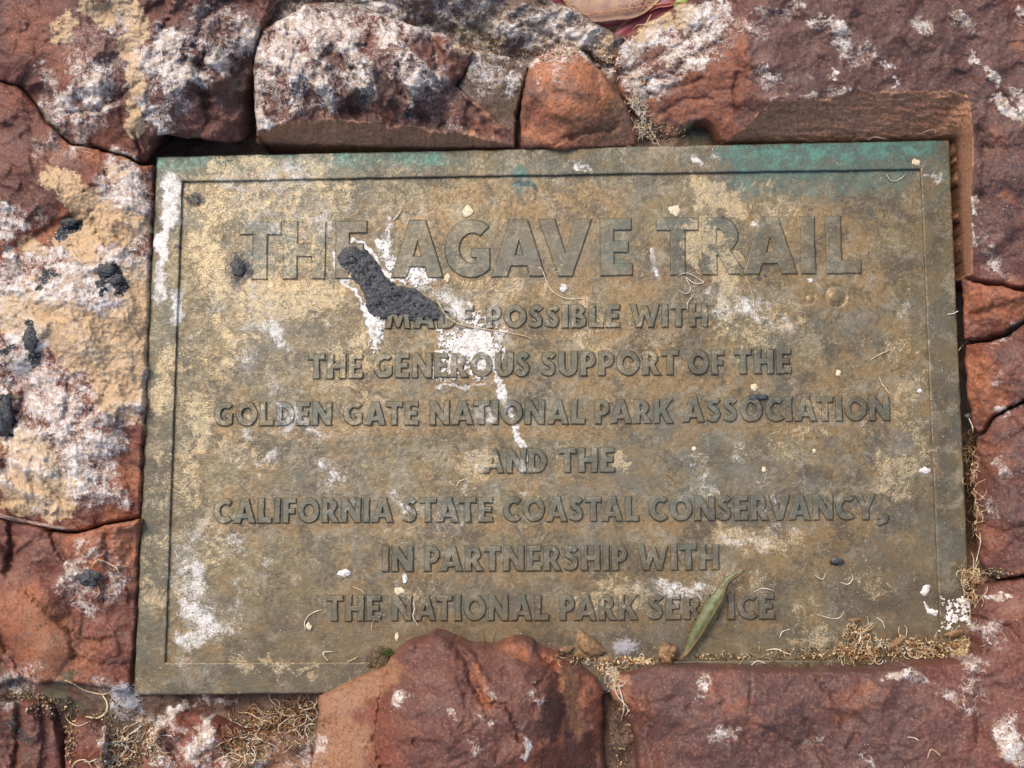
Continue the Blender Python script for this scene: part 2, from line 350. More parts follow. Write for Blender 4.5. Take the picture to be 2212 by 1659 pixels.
# ---------------------------------------------------------------- stains on the plaque (picture units)
SP = strokes('''
# channel strength radius points | points ...   W white, O cream-ochre, K black, G green patina, R rust, P grey, B dark brown
G .80 34 350,352 480,345 620,345 700,345 820,343 940,338
G .55 30 880,345 1010,345
G .55 60 345,360 345,380
B .35 200 420,1380 900,1330 1500,1340 2000,1300
B .3 60 1990,500 2030,1300
G .9 30 1840,325 1900,318 1960,312 2000,320
O .8 14 1500,470 1510,520 1505,580 | 1530,480 1545,560 1580,600 | 1520,430 1580,420 1600,470
O .9 16 420,550 440,580 430,620 | 450,500 440,540 | 560,650 620,640 660,650 | 470,700 500,740 | 430,905 440,940 430,980 | 560,880 540,900
W .5 18 640,900 700,940 | 560,1000 600,980 | 520,900 540,940 | 700,1000 740,1040 | 850,1070 870,1100 | 590,700 600,740
W .45 14 1700,790 1720,830 | 1960,640 1955,700 | 1600,650 1640,690 | 1720,1000 1740,1040
K .5 14 1560,470 1575,480 | 480,500 490,520 | 620,780 640,790 | 880,450 900,460 | 1240,420 1260,430 | 1880,560 1890,580
K .35 30 560,760 600,800 | 700,880 760,900 | 1780,560 1820,600 | 1300,1040 1360,1060 | 1000,1180 1080,1180 | 1500,880 1540,900
G 1.0 26 1560,330 1680,322 1760,318
G 1.0 34 1680,330 1760,330 1860,325 1960,320 2010,315
G .70 40 1600,350 1700,355 1830,345
G .65 64 1620,385 1760,395 1850,385 1930,375
G .45 40 2030,330 2040,420
G .85 22 1115,402 1140,400 | 1118,372 1128,372
G .45 40 1330,520 1340,560
G .35 70 660,395 760,395
K .75 20 1115,395 1150,405
W 1.0 24 366,388 358,470 348,560
W .9 26 375,400 372,480
W .8 26 385,640 380,700 | 350,590 345,640
W .6 45 500,400 560,380 640,380 | 700,345 640,360
O .9 40 470,360 640,365 700,350
O .75 90 450,420 600,420 720,420
O .65 110 460,520 520,700 480,760
O .9 60 430,540 460,610 | 560,640 640,650 700,640
O .6 120 640,520 600,640
O .5 130 760,600 740,740
O .8 40 370,760 350,870
O .8 20 345,840 350,880 | 325,850 340,880
O .75 50 420,880 440,940 400,990 410,1060
O .7 28 400,860 440,870 450,930
O .6 60 500,960 560,1000 | 450,1100 470,1200
O .5 40 340,1000 350,1100 | 330,1290 345,1300
O .45 50 330,1180 325,1290
O .5 80 400,1180 420,1350
W .75 40 530,770 545,780
W .65 60 600,850 620,900
W .5 90 640,950 700,1010 740,1060
W .55 60 440,1150 500,1180 | 560,1230 540,1260
W .7 50 400,1180 420,1260
W .8 36 405,1310 430,1340 455,1355
W .6 70 395,1250 440,1340 500,1340
W .7 26 385,1380 430,1385
W .6 40 700,480 720,520
W .45 80 560,460 680,460
W .4 90 480,650 560,700
O .9 46 1540,500 1570,560 1560,600
O .85 36 1490,520 1520,470 1540,430 | 1500,400 1560,410 1590,450
O .9 24 1500,500 1490,560 | 1590,560 1560,650
W .6 40 1540,650 1560,670 | 1600,650 1700,700
W .7 16 1406,540 1415,590
W .8 14 1632,480 1640,500
O .6 80 1560,700 1660,720 1700,690
O .45 90 1400,740 1300,740 1200,620
O .5 60 1940,760 1980,800 | 1960,860 1990,1000
O .75 50 1900,1000 1930,1060 1940,1010
W .45 60 1500,990 1520,1060 | 1600,980 1660,1080
O .5 70 1700,960 1760,900
O .8 36 1000,1010 1040,990 | 1030,1030 1055,990
O .9 24 1335,985 1345,1005
W .6 30 1100,1000 1120,1010
O .6 60 1100,620 1000,640
W .55 40 1640,1160 1700,1160 | 1590,1160 1650,1180
O .65 46 1560,1160 1640,1170 1720,1170
W .65 26 1500,1265 1540,1285 | 1440,1270 1500,1290
W .6 40 1380,1265 1460,1275
O .6 40 1300,1260 1360,1270 | 1250,1300 1420,1290
O .55 60 1740,1330 1800,1380 | 1560,1250 1640,1260
O .5 60 950,1260 900,1300
W .5 60 860,1130 980,1140 | 1020,900 1060,930
W .3 90 900,1060 1000,1080
O .5 90 820,760 740,800 760,900
O .5 80 1640,420 1700,480
W .75 12 1245,358 1275,366 | 1505,338 1506,345
W .8 12 2010,372 2035,380 2020,395
W .65 22 830,880 860,890 | 1050,880 1060,900
O .5 60 1860,1240 1900,1270
W .4 30 1030,1300 1100,1310
W .5 16 445,1440 445,1455 | 600,1440 630,1450
O .55 40 520,1430 600,1450 | 650,1440 690,1450
W .45 30 400,1400 390,1440
K .85 26 420,432 426,436
K .8 40 512,575 522,590
K .45 60 505,560 525,600
K .7 10 384,532 390,534
K .6 16 1640,595 1645,600
K .55 16 2018,860 2024,862
K .45 16 1740,690 1744,692
K .35 80 1700,880 1730,930 | 1460,740 1380,730
K .45 40 1600,858 1640,865 | 1150,860 1160,870
K .4 40 590,1075 610,1090
P .55 90 1100,560 1300,540
P .5 120 560,720 700,760 | 1600,1000 1700,1080
P .5 140 1450,950 1300,1080
P .4 120 620,1080 800,1040
R .6 120 1250,480 1180,520
R .5 120 1000,760 900,850 | 1650,540 1800,480
R .6 90 1660,1170 1780,1190 | 800,1200 760,1260
R .5 140 1350,860 1400,800 | 1850,800 1800,900
R .6 40 1725,350 1800,352 | 1100,455 1200,455
B .6 130 900,1400 600,1390 | 1900,1240 1960,1330
B .5 150 1100,1380 1500,1380 | 760,560 800,660
B .6 70 1700,1420 2060,1410
B .4 60 400,1470 700,1470
O .6 26 1700,1390 1800,1405 1880,1400 2000,1400
G .3 60 1500,1050 1550,900
W 1.0 20 822,520 840,560 880,585 925,600
W .9 30 850,580 900,600 960,640 1000,670
W .7 14 846,480 836,520
W 1.0 16 795,665 815,700 812,750 | 815,700 850,672
W .8 24 740,530 750,560 | 735,580 750,600
W .92 30 965,735 1010,745 1065,735 | 950,790 1000,775 1060,790
W 1.0 9 730,540 725,575 745,605 765,625 780,660 800,690 | 750,524 790,528 812,560 836,598 870,612
W .7 60 980,690 1060,690 1090,720
W 1.0 12 1074,815 1085,845 1094,862 | 1109,918 1124,950 1136,990
W .8 16 1090,870 1100,900
W .6 26 1020,990 1040,1000 | 1540,330 1545,335
W .8 10 1000,830 1040,830 | 940,830 1010,834
K .8 22 745,545 775,560 800,600 830,640 900,660 940,675
K .5 40 860,660 960,690 | 1000,828 940,832
K .4 40 1000,960 1030,1000
W .35 160 420,420 700,460 | 560,620 700,720
W .28 120 1560,560 1640,760 | 1480,1080 1560,1220
W .25 160 1920,940 1960,1100 | 1100,1040 1250,1000
R .8 26 663,828 1710,816 | 840,718 1530,714 | 462,930 1925,918 | 1040,1031 1330,1030 | 462,1140 1890,1132 | 826,1244 1553,1240 | 705,1351 1673,1347
R .7 24 517,612 1860,596
R .5 90 850,470 1300,450 | 1050,640 1350,620 | 1750,450 1880,600
''')
SP = [(c, s * (.74 if c == 0 and s < .99 and r > 20 and min(q[0] for q in p) > 392 else 1.0), r, p) for c, s, r, p in SP]
SR = SP
SL = [(c, s * (.8 if c in (0, 1) and r < 50 else 1.0), r, p) for c, s, r, p in SP if not (c == 0 and s > .99)]

OUT = [(338, 339), (2050, 303), (2102, 1487), (290, 1501)]      # rim, outer corners: top left, top right, bottom right, bottom left
INN = [(394, 392), (1988, 365.5), (2032, 1425), (357, 1431)]      # rim, inner corners
def bil(c, s, t):
    (a, b), (c1, d), (e, f), (g, h) = c
    return (a * (1 - s) + c1 * s) * (1 - t) + (g * (1 - s) + e * s) * t, (b * (1 - s) + d * s) * (1 - t) + (h * (1 - s) + f * s) * t

plaque = empty('bronze_plaque', tuple(P(1106, 900, -11)))
tag(plaque, 'weathered bronze plaque with raised lettering set among red rocks', 'plaque')
FACE_H = -1.9

# the sunk face
def face_h(u, v):
    x = u / 4.0; y = v / 4.0
    h = FACE_H + .16 * fbm(x / 30, y / 30, 5, 5, .55) + .05 * fbm(x / 4, y / 4, 9, 3, .6)
    for cu, cv, r, a in ((1805, 640, 26, .9), (422, 434, 17, .8), (1750, 645, 12, .35)):
        d = np.hypot(u - cu, v - cv); h = h + a * (1 - sstep(.35 * r, .62 * r, d)) - .55 * np.exp(-((d - .85 * r) / (.13 * r)) ** 2)
    # pits
    for cu, cv, r in ((2018 - 50, 861, 9), (1936, 676, 9), (2036, 862, 6), (1894, 1250, 8), (1300, 780, 5), (1866, 1166, 6), (1720, 1170, 5)):
        d = np.hypot(u - cu, v - cv); h = h - .7 * (1 - sstep(0, r, d))
    return h
nu_, nv_ = 640, 430
S_, T_ = np.meshgrid(np.linspace(-.004, 1.004, nu_), np.linspace(-.004, 1.004, nv_))
u, v = bil(INN, S_.ravel(), T_.ravel()); h = face_h(u, v); X = P(u, v, h)
idx = np.arange(nu_ * nv_).reshape(nv_, nu_)
f = np.stack([idx[:-1, :-1].ravel(), idx[1:, :-1].ravel(), idx[1:, 1:].ravel(), idx[:-1, 1:].ravel()], 1)
st = stains(SP, u, v)
link('face_plate', X, f, M_FACE, plaque, {'paint': st[:, :4], 'tint': st[:, 4:]}); note(u, v, h)

# the raised rim: a cross-section carried round the four sides
per = []
NS = (430, 280, 430, 280)
for k in range(4):
    for j in range(NS[k]):
        per.append((k, j / NS[k]))
cs = [(-.0, -11.0), (0, -.5), (.02, -.12), (.05, 0)] + [(t, 0) for t in np.linspace(.09, .93, 16)] + [(.965, -.06), (.985, -.25), (1.0, -.7), (1.012, FACE_H - .4)]
uu = []; vv = []; hh = []
for k, t in per:
    o0, o1 = OUT[k], OUT[(k + 1) % 4]; i0, i1 = INN[k], INN[(k + 1) % 4]
    ou, ov = o0[0] + (o1[0] - o0[0]) * t, o0[1] + (o1[1] - o0[1]) * t; iu, iv = i0[0] + (i1[0] - i0[0]) * t, i0[1] + (i1[1] - i0[1]) * t
    for s, z in cs: uu.append(ou + (iu - ou) * s); vv.append(ov + (iv - ov) * s); hh.append(z)
uu = np.array(uu); vv = np.array(vv); hh = np.array(hh)
nz_ = fbm(uu / 90, vv / 90, 17, 4, .5)
hh2 = hh + np.where(hh > -1, .10 * nz_ + .03 * fbm(uu / 9, vv / 9, 19, 3, .6), 0)
uu2 = uu + .8 * fbm(uu / 40, vv / 40, 23, 3); vv2 = vv + .8 * fbm(uu / 40, vv / 40, 27, 3)
# side walls go straight down in the place, so the foot of the outer wall lies under its top
X = P(uu2, vv2, hh2); nc_ = len(cs); X = X.reshape(-1, nc_, 3); X[:, 0, :2] = X[:, 1, :2]; X[:, 1, 2] = -.0005; X = X.reshape(-1, 3)
npnt = len(per); f = []
ii = np.arange(npnt); jj = (ii + 1) % npnt
f = np.concatenate([np.stack([ii * nc_ + c, jj * nc_ + c, jj * nc_ + c + 1, ii * nc_ + c + 1], 1) for c in range(nc_ - 1)])
st = stains(SR, uu, vv)
link('rim', X, f, M_RIM, plaque, {'paint': st[:, :4], 'tint': st[:, 4:]}); note(uu, vv, hh2)

# ---------------------------------------------------------------- letters
def arc(cx, cy, rx, ry, a0, a1, n=14):
    return [(cx + rx * math.cos(math.radians(a0 + (a1 - a0) * i / n)), cy + ry * math.sin(math.radians(a0 + (a1 - a0) * i / n))) for i in range(n + 1)]
def band(c, hw):
    """outline of a stroke of half width hw along centre line c (hw may vary)"""
    L = []; R = []; n = len(c)
    for i in range(n):
        a = c[max(i - 1, 0)]; b = c[min(i + 1, n - 1)]; dx, dy = b[0] - a[0], b[1] - a[1]; l = math.hypot(dx, dy); nx, ny = -dy / l, dx / l
        w_ = hw(i / (n - 1)) if callable(hw) else hw
        L.append((c[i][0] + nx * w_, c[i][1] + ny * w_)); R.append((c[i][0] - nx * w_, c[i][1] - ny * w_))
    return L + R[::-1]
def spl(p, n=4):
    p = [np.array(q, float) for q in p]; p = [2 * p[0] - p[1]] + p + [2 * p[-1] - p[-2]]; o = []
    for i in range(1, len(p) - 2):
        a, b, c, d = p[i - 1:i + 3]
        for j in range(n):
            t = j / n; o.append(tuple(.5 * (2 * b + (c - a) * t + (2 * a - 5 * b + 4 * c - d) * t * t + (3 * b - a - 3 * c + d) * t ** 3)))
    return o + [tuple(p[-2])]
GL = {
 'A': (.94, [[(0, 0), (.27, 0), (.335, .19), (.62, .19), (.675, 0), (.94, 0), (.625, 1), (.325, 1)], [(.40, .37), (.555, .37), (.478, .66)]]),
 'B': (.66, [[(0, 0), (.30, 0)] + arc(.34, .285, .32, .285, -90, 62, 12) + arc(.31, .77, .27, .23, -52, 90, 10) + [(0, 1)],
             [(.23, .18)] + arc(.31, .315, .10, .125, -90, 90, 6) + [(.23, .44)], [(.23, .61)] + arc(.29, .715, .085, .10, -90, 90, 6) + [(.23, .82)]]),
 'C': (.78, [arc(.47, .5, .47, .51, 47, 313, 26) + arc(.49, .5, .235, .275, 307, 53, 18)]),
 'D': (.80, [[(0, 0), (.30, 0)] + arc(.32, .5, .48, .5, -88, 88, 18) + [(.30, 1), (0, 1)], [(.25, .21), (.31, .21)] + arc(.31, .5, .235, .29, -85, 85, 12) + [(.25, .79)]]),
 'E': (.60, [[(0, 0), (.60, 0), (.60, .20), (.25, .20), (.25, .41), (.53, .41), (.53, .60), (.25, .60), (.25, .80), (.59, .80), (.59, 1), (0, 1)]]),
 'F': (.58, [[(0, 0), (.26, 0), (.25, .38), (.52, .38), (.52, .57), (.25, .57), (.25, .80), (.58, .80), (.58, 1), (0, 1)]]),
 'G': (.86, [arc(.48, .5, .48, .51, 48, 300, 26) + [(.82, .13), (.82, .50), (.50, .50), (.50, .34), (.59, .34), (.585, .265)] + arc(.50, .5, .24, .275, 288, 54, 18)]),
 'H': (.80, [[(0, 0), (.26, 0), (.25, .40), (.55, .40), (.54, 0), (.80, 0), (.80, 1), (.54, 1), (.55, .60), (.25, .60), (.26, 1), (0, 1)]]),
 'I': (.26, [[(0, 0), (.26, 0), (.25, .5), (.26, 1), (0, 1), (.01, .5)]]),
 'K': (.86, [[(0, 0), (.26, 0), (.25, .34), (.33, .44), (.56, 0), (.86, 0), (.52, .58), (.83, 1), (.54, 1), (.25, .62), (.26, 1), (0, 1)]]),
 'L': (.60, [[(0, 0), (.60, 0), (.60, .22), (.26, .22), (.26, 1), (0, 1)]]),
 'M': (1.08, [[(0, 0), (.24, 0), (.31, .55), (.47, .05), (.61, .05), (.77, .55), (.84, 0), (1.08, 0), (.93, 1), (.70, 1), (.54, .48), (.38, 1), (.15, 1)]]),
 'N': (.86, [[(0, 0), (.24, 0), (.24, .55), (.60, 0), (.86, 0), (.86, 1), (.62, 1), (.62, .45), (.26, 1), (0, 1)]]),
 'O': (.96, [arc(.48, .5, .48, .51, 0, 348, 29), arc(.48, .5, .235, .275, 0, 345, 23)]),
 'P': (.64, [[(0, 0), (.26, 0), (.25, .33), (.32, .33)] + arc(.32, .665, .32, .335, -90, 90, 14) + [(0, 1)], [(.25, .53), (.30, .53)] + arc(.30, .67, .11, .135, -85, 85, 8) + [(.25, .805)]]),
 'R': (.74, [[(0, 0), (.26, 0), (.25, .34), (.28, .35), (.47, 0), (.76, 0), (.50, .41)] + arc(.33, .69, .31, .31, -52, 90, 12) + [(0, 1)], [(.25, .53), (.30, .53)] + arc(.30, .67, .11, .135, -85, 85, 8) + [(.25, .805)]]),
 'S': (.60, [band(spl([(.50, .79), (.42, .865), (.30, .885), (.18, .83), (.14, .72), (.20, .605), (.32, .525), (.43, .42), (.465, .29), (.41, .165), (.29, .115), (.16, .135), (.07, .20)], 3), .112)]),
 'T': (.70, [[(.225, 0), (.475, 0), (.465, .79), (.70, .79), (.70, 1), (0, 1), (0, .79), (.235, .79)]]),
 'U': (.78, [[(0, 1), (0, .40)] + arc(.39, .385, .39, .395, 180, 360, 18) + [(.78, 1), (.53, 1), (.53, .40)] + arc(.39, .39, .14, .185, 0, -180, 10) + [(.25, 1)]]),
 'V': (.90, [[(.33, 0), (.57, 0), (.90, 1), (.63, 1), (.45, .38), (.27, 1), (0, 1)]]),
 'W': (1.28, [[(.26, 0), (.46, 0), (.64, .52), (.82, 0), (1.02, 0), (1.28, 1), (1.03, 1), (.90, .42), (.74, .93), (.54, .93), (.38, .42), (.25, 1), (0, 1)]]),
 'Y': (.86, [[(.30, 0), (.56, 0), (.56, .42), (.86, 1), (.58, 1), (.43, .64), (.28, 1), (0, 1), (.30, .42)]]),
 ',': (.20, [[(.02, -.20), (.17, -.10), (.24, .08), (.22, .20), (.10, .26), (0, .20), (-.01, .08), (.06, .02), (.03, -.08), (-.03, -.14)]]),
}
def dens(loop, mx=.12):
    out = []; n = len(loop)
    for i in range(n):
        a, b = loop[i], loop[(i + 1) % n]; L = math.hypot(b[0] - a[0], b[1] - a[1])
        if L < 1e-4: continue
        k = max(1, int(L / mx))
        for j in range(k): out.append((a[0] + (b[0] - a[0]) * j / k, a[1] + (b[1] - a[1]) * j / k))
    return out
def offset(loop, d):
    """push a loop outwards by d (its own turning sense decides which side is out)"""
    a = np.array(loop); p = np.roll(a, 1, 0); q = np.roll(a, -1, 0)
    e1 = a - p; e2 = q - a; e1 /= np.maximum(np.linalg.norm(e1, axis=1), 1e-9)[:, None]; e2 /= np.maximum(np.linalg.norm(e2, axis=1), 1e-9)[:, None]
    n1 = np.stack([e1[:, 1], -e1[:, 0]], 1); n2 = np.stack([e2[:, 1], -e2[:, 0]], 1); n = n1 + n2; l = np.maximum((n * n).sum(1), .6)[:, None]
    return a + n / l * 2 * d
def area(l):
    a = np.array(l); b = np.roll(a, -1, 0); return .5 * (a[:, 0] * b[:, 1] - b[:, 0] * a[:, 1]).sum()
def letter(ch, u0, wx, vb, cap, kx, top=-.42, seed=0):
    """ch: sign; u0: left edge; wx: picture units per glyph unit across; vb: baseline; cap: cap height"""
    loops = GL[ch][1]; V = []; Fc = []; rings = []
    wear = 2.2 / cap
    tops = []
    for li, lp in enumerate(loops):
        lp = dens(lp)
        if (area(lp) > 0) != (li == 0): lp = lp[::-1]
        a = np.array(lp)
        a = a + wear * .5 * np.stack([fbm(a[:, 0] * 3 + seed, a[:, 1] * 3, 31, 2), fbm(a[:, 0] * 3 + seed, a[:, 1] * 3 + 5, 33, 2)], 1)
        k = 3.0 / cap
        R_ = [(offset(a, 1.0 * k), FACE_H - .3), (offset(a, .35 * k), FACE_H + .55), (a, top - .35), (offset(a, -.20 * k), top - .1), (offset(a, -.50 * k), top)]
        base = len(V); n = len(a)
        for q, z in R_:
            for x, y in q:
                uu_ = u0 + x * wx; vv_ = vb - y * cap + kx * (uu_ - u0) + 0.0
                uu_ += y * cap * (uu_ - 1106) / 1000 * -.040
                V.append((uu_, vv_, z))
        for r in range(len(R_) - 1):
            for i in range(n):
                j = (i + 1) % n; Fc.append((base + r * n + i, base + r * n + j, base + (r + 1) * n + j, base + (r + 1) * n + i))
        tops.append((base + (len(R_) - 1) * n, n))
    V = np.array(V)
    polys = [[Vector((V[b + i][0], -V[b + i][1], 0)) for i in range(n)] for b, n in tops]
    ids = [b + i for b, n in tops for i in range(n)]
    for t in tessellate_polygon(polys): Fc.append(tuple(ids[i] for i in t))
    hz = V[:, 2] + .05 * fbm(V[:, 0] / 12, V[:, 1] / 12, 3, 2)
    X = P(V[:, 0], V[:, 1], hz)
    st = stains(SL, V[:, 0], V[:, 1])
    o = link('letter', X, Fc, M_LET, plaque, {'paint': st[:, :4], 'tint': st[:, 4:]}, smooth=False)
    tv = V[V[:, 2] > top - .01]
    for du in (0, 3): note(tv[:, 0] + du, tv[:, 1], tv[:, 2] * 0 + top)
    return o
def word(txt, ua, ub, va, vb_, cap, gap=.13):
    """letters spread from ua to ub with the baseline running from va to vb_"""
    kern = {('A', 'V'): -.17, ('V', 'A'): -.17, ('A', 'T'): -.10, ('T', 'A'): -.10, ('R', 'T'): -.06, ('L', 'T'): -.03, ('G', 'A'): -.05, ('F', 'O'): -.04, ('O', 'A'): -.05, ('P', 'A'): -.09, ('R', 'V'): -.08, ('C', 'Y'): -.04, ('A', 'G'): -.05, ('T', 'O'): -.03, ('A', 'C'): -.04}
    xs = []; x = 0
    for i, c in enumerate(txt):
        if i: x += gap + kern.get((txt[i - 1], c), 0)
        xs.append(x); x += GL[c][0]
    s = (ub - ua) / x; kx = (vb_ - va) / (ub - ua)
    for c, q in zip(txt, xs):
        u0 = ua + q * s; letter(c, u0, s, va + kx * (u0 - ua), cap, kx, seed=u0)
        if cap > 90: pass
K1 = -13.5 / 1340
for c, a, b in (('T', 517, 604), ('H', 612, 701), ('E', 725, 792), ('A', 846, 956), ('G', 961, 1062), ('A', 1063, 1178), ('V', 1165, 1278), ('E', 1298, 1366),
                ('T', 1421, 1510), ('R', 1518, 1608), ('A', 1606, 1722), ('I', 1732, 1762), ('L', 1787, 1860)):
    letter(c, a, (b - a) / GL[c][0], 603 + K1 * (a - 517), 122, K1, top=-.75, seed=a)
for wd in (('MADE', 833, 1022, 709.5, 709, 48), ('POSSIBLE', 1051, 1339, 708.5, 707, 48.5), ('WITH', 1362, 1529, 707, 705, 49),
           ('THE', 666, 783, 818, 817, 52), ('GENEROUS', 806, 1144, 816.5, 813, 52), ('SUPPORT', 1170, 1466, 812.5, 809, 52), ('OF', 1487, 1565, 809, 808.5, 52), ('THE', 1588, 1709, 807.5, 806, 52),
           ('GOLDEN', 463, 716, 920, 918.5, 50), ('GATE', 742, 904, 918.5, 918, 50), ('NATIONAL', 929, 1263, 917.5, 915.5, 51), ('PARK', 1286, 1454, 915, 914, 51), ('ASSOCIATION', 1475, 1922, 911.5, 908, 52),
           ('AND', 1043, 1181, 1021.5, 1021, 51), ('THE', 1208, 1328, 1020.5, 1019.5, 52),
           ('CALIFORNIA', 462, 849, 1130, 1128, 52), ('STATE', 870, 1064, 1127.5, 1127, 52), ('COASTAL', 1087, 1380, 1126.5, 1125.5, 52), ('CONSERVANCY', 1403, 1892, 1125, 1122, 53), (',', 1898, 1917, 1124, 1124, 53),
           ('IN', 826, 892, 1234.5, 1234, 53), ('PARTNERSHIP', 917, 1355, 1234, 1232, 53), ('WITH', 1378, 1553, 1232, 1230, 54),
           ('THE', 705, 822, 1341.5, 1341, 54), ('NATIONAL', 847, 1185, 1341, 1340, 54), ('PARK', 1210, 1378, 1340, 1339, 54), ('SERVICE', 1401, 1673, 1338.5, 1337, 54)):
    word(*wd)

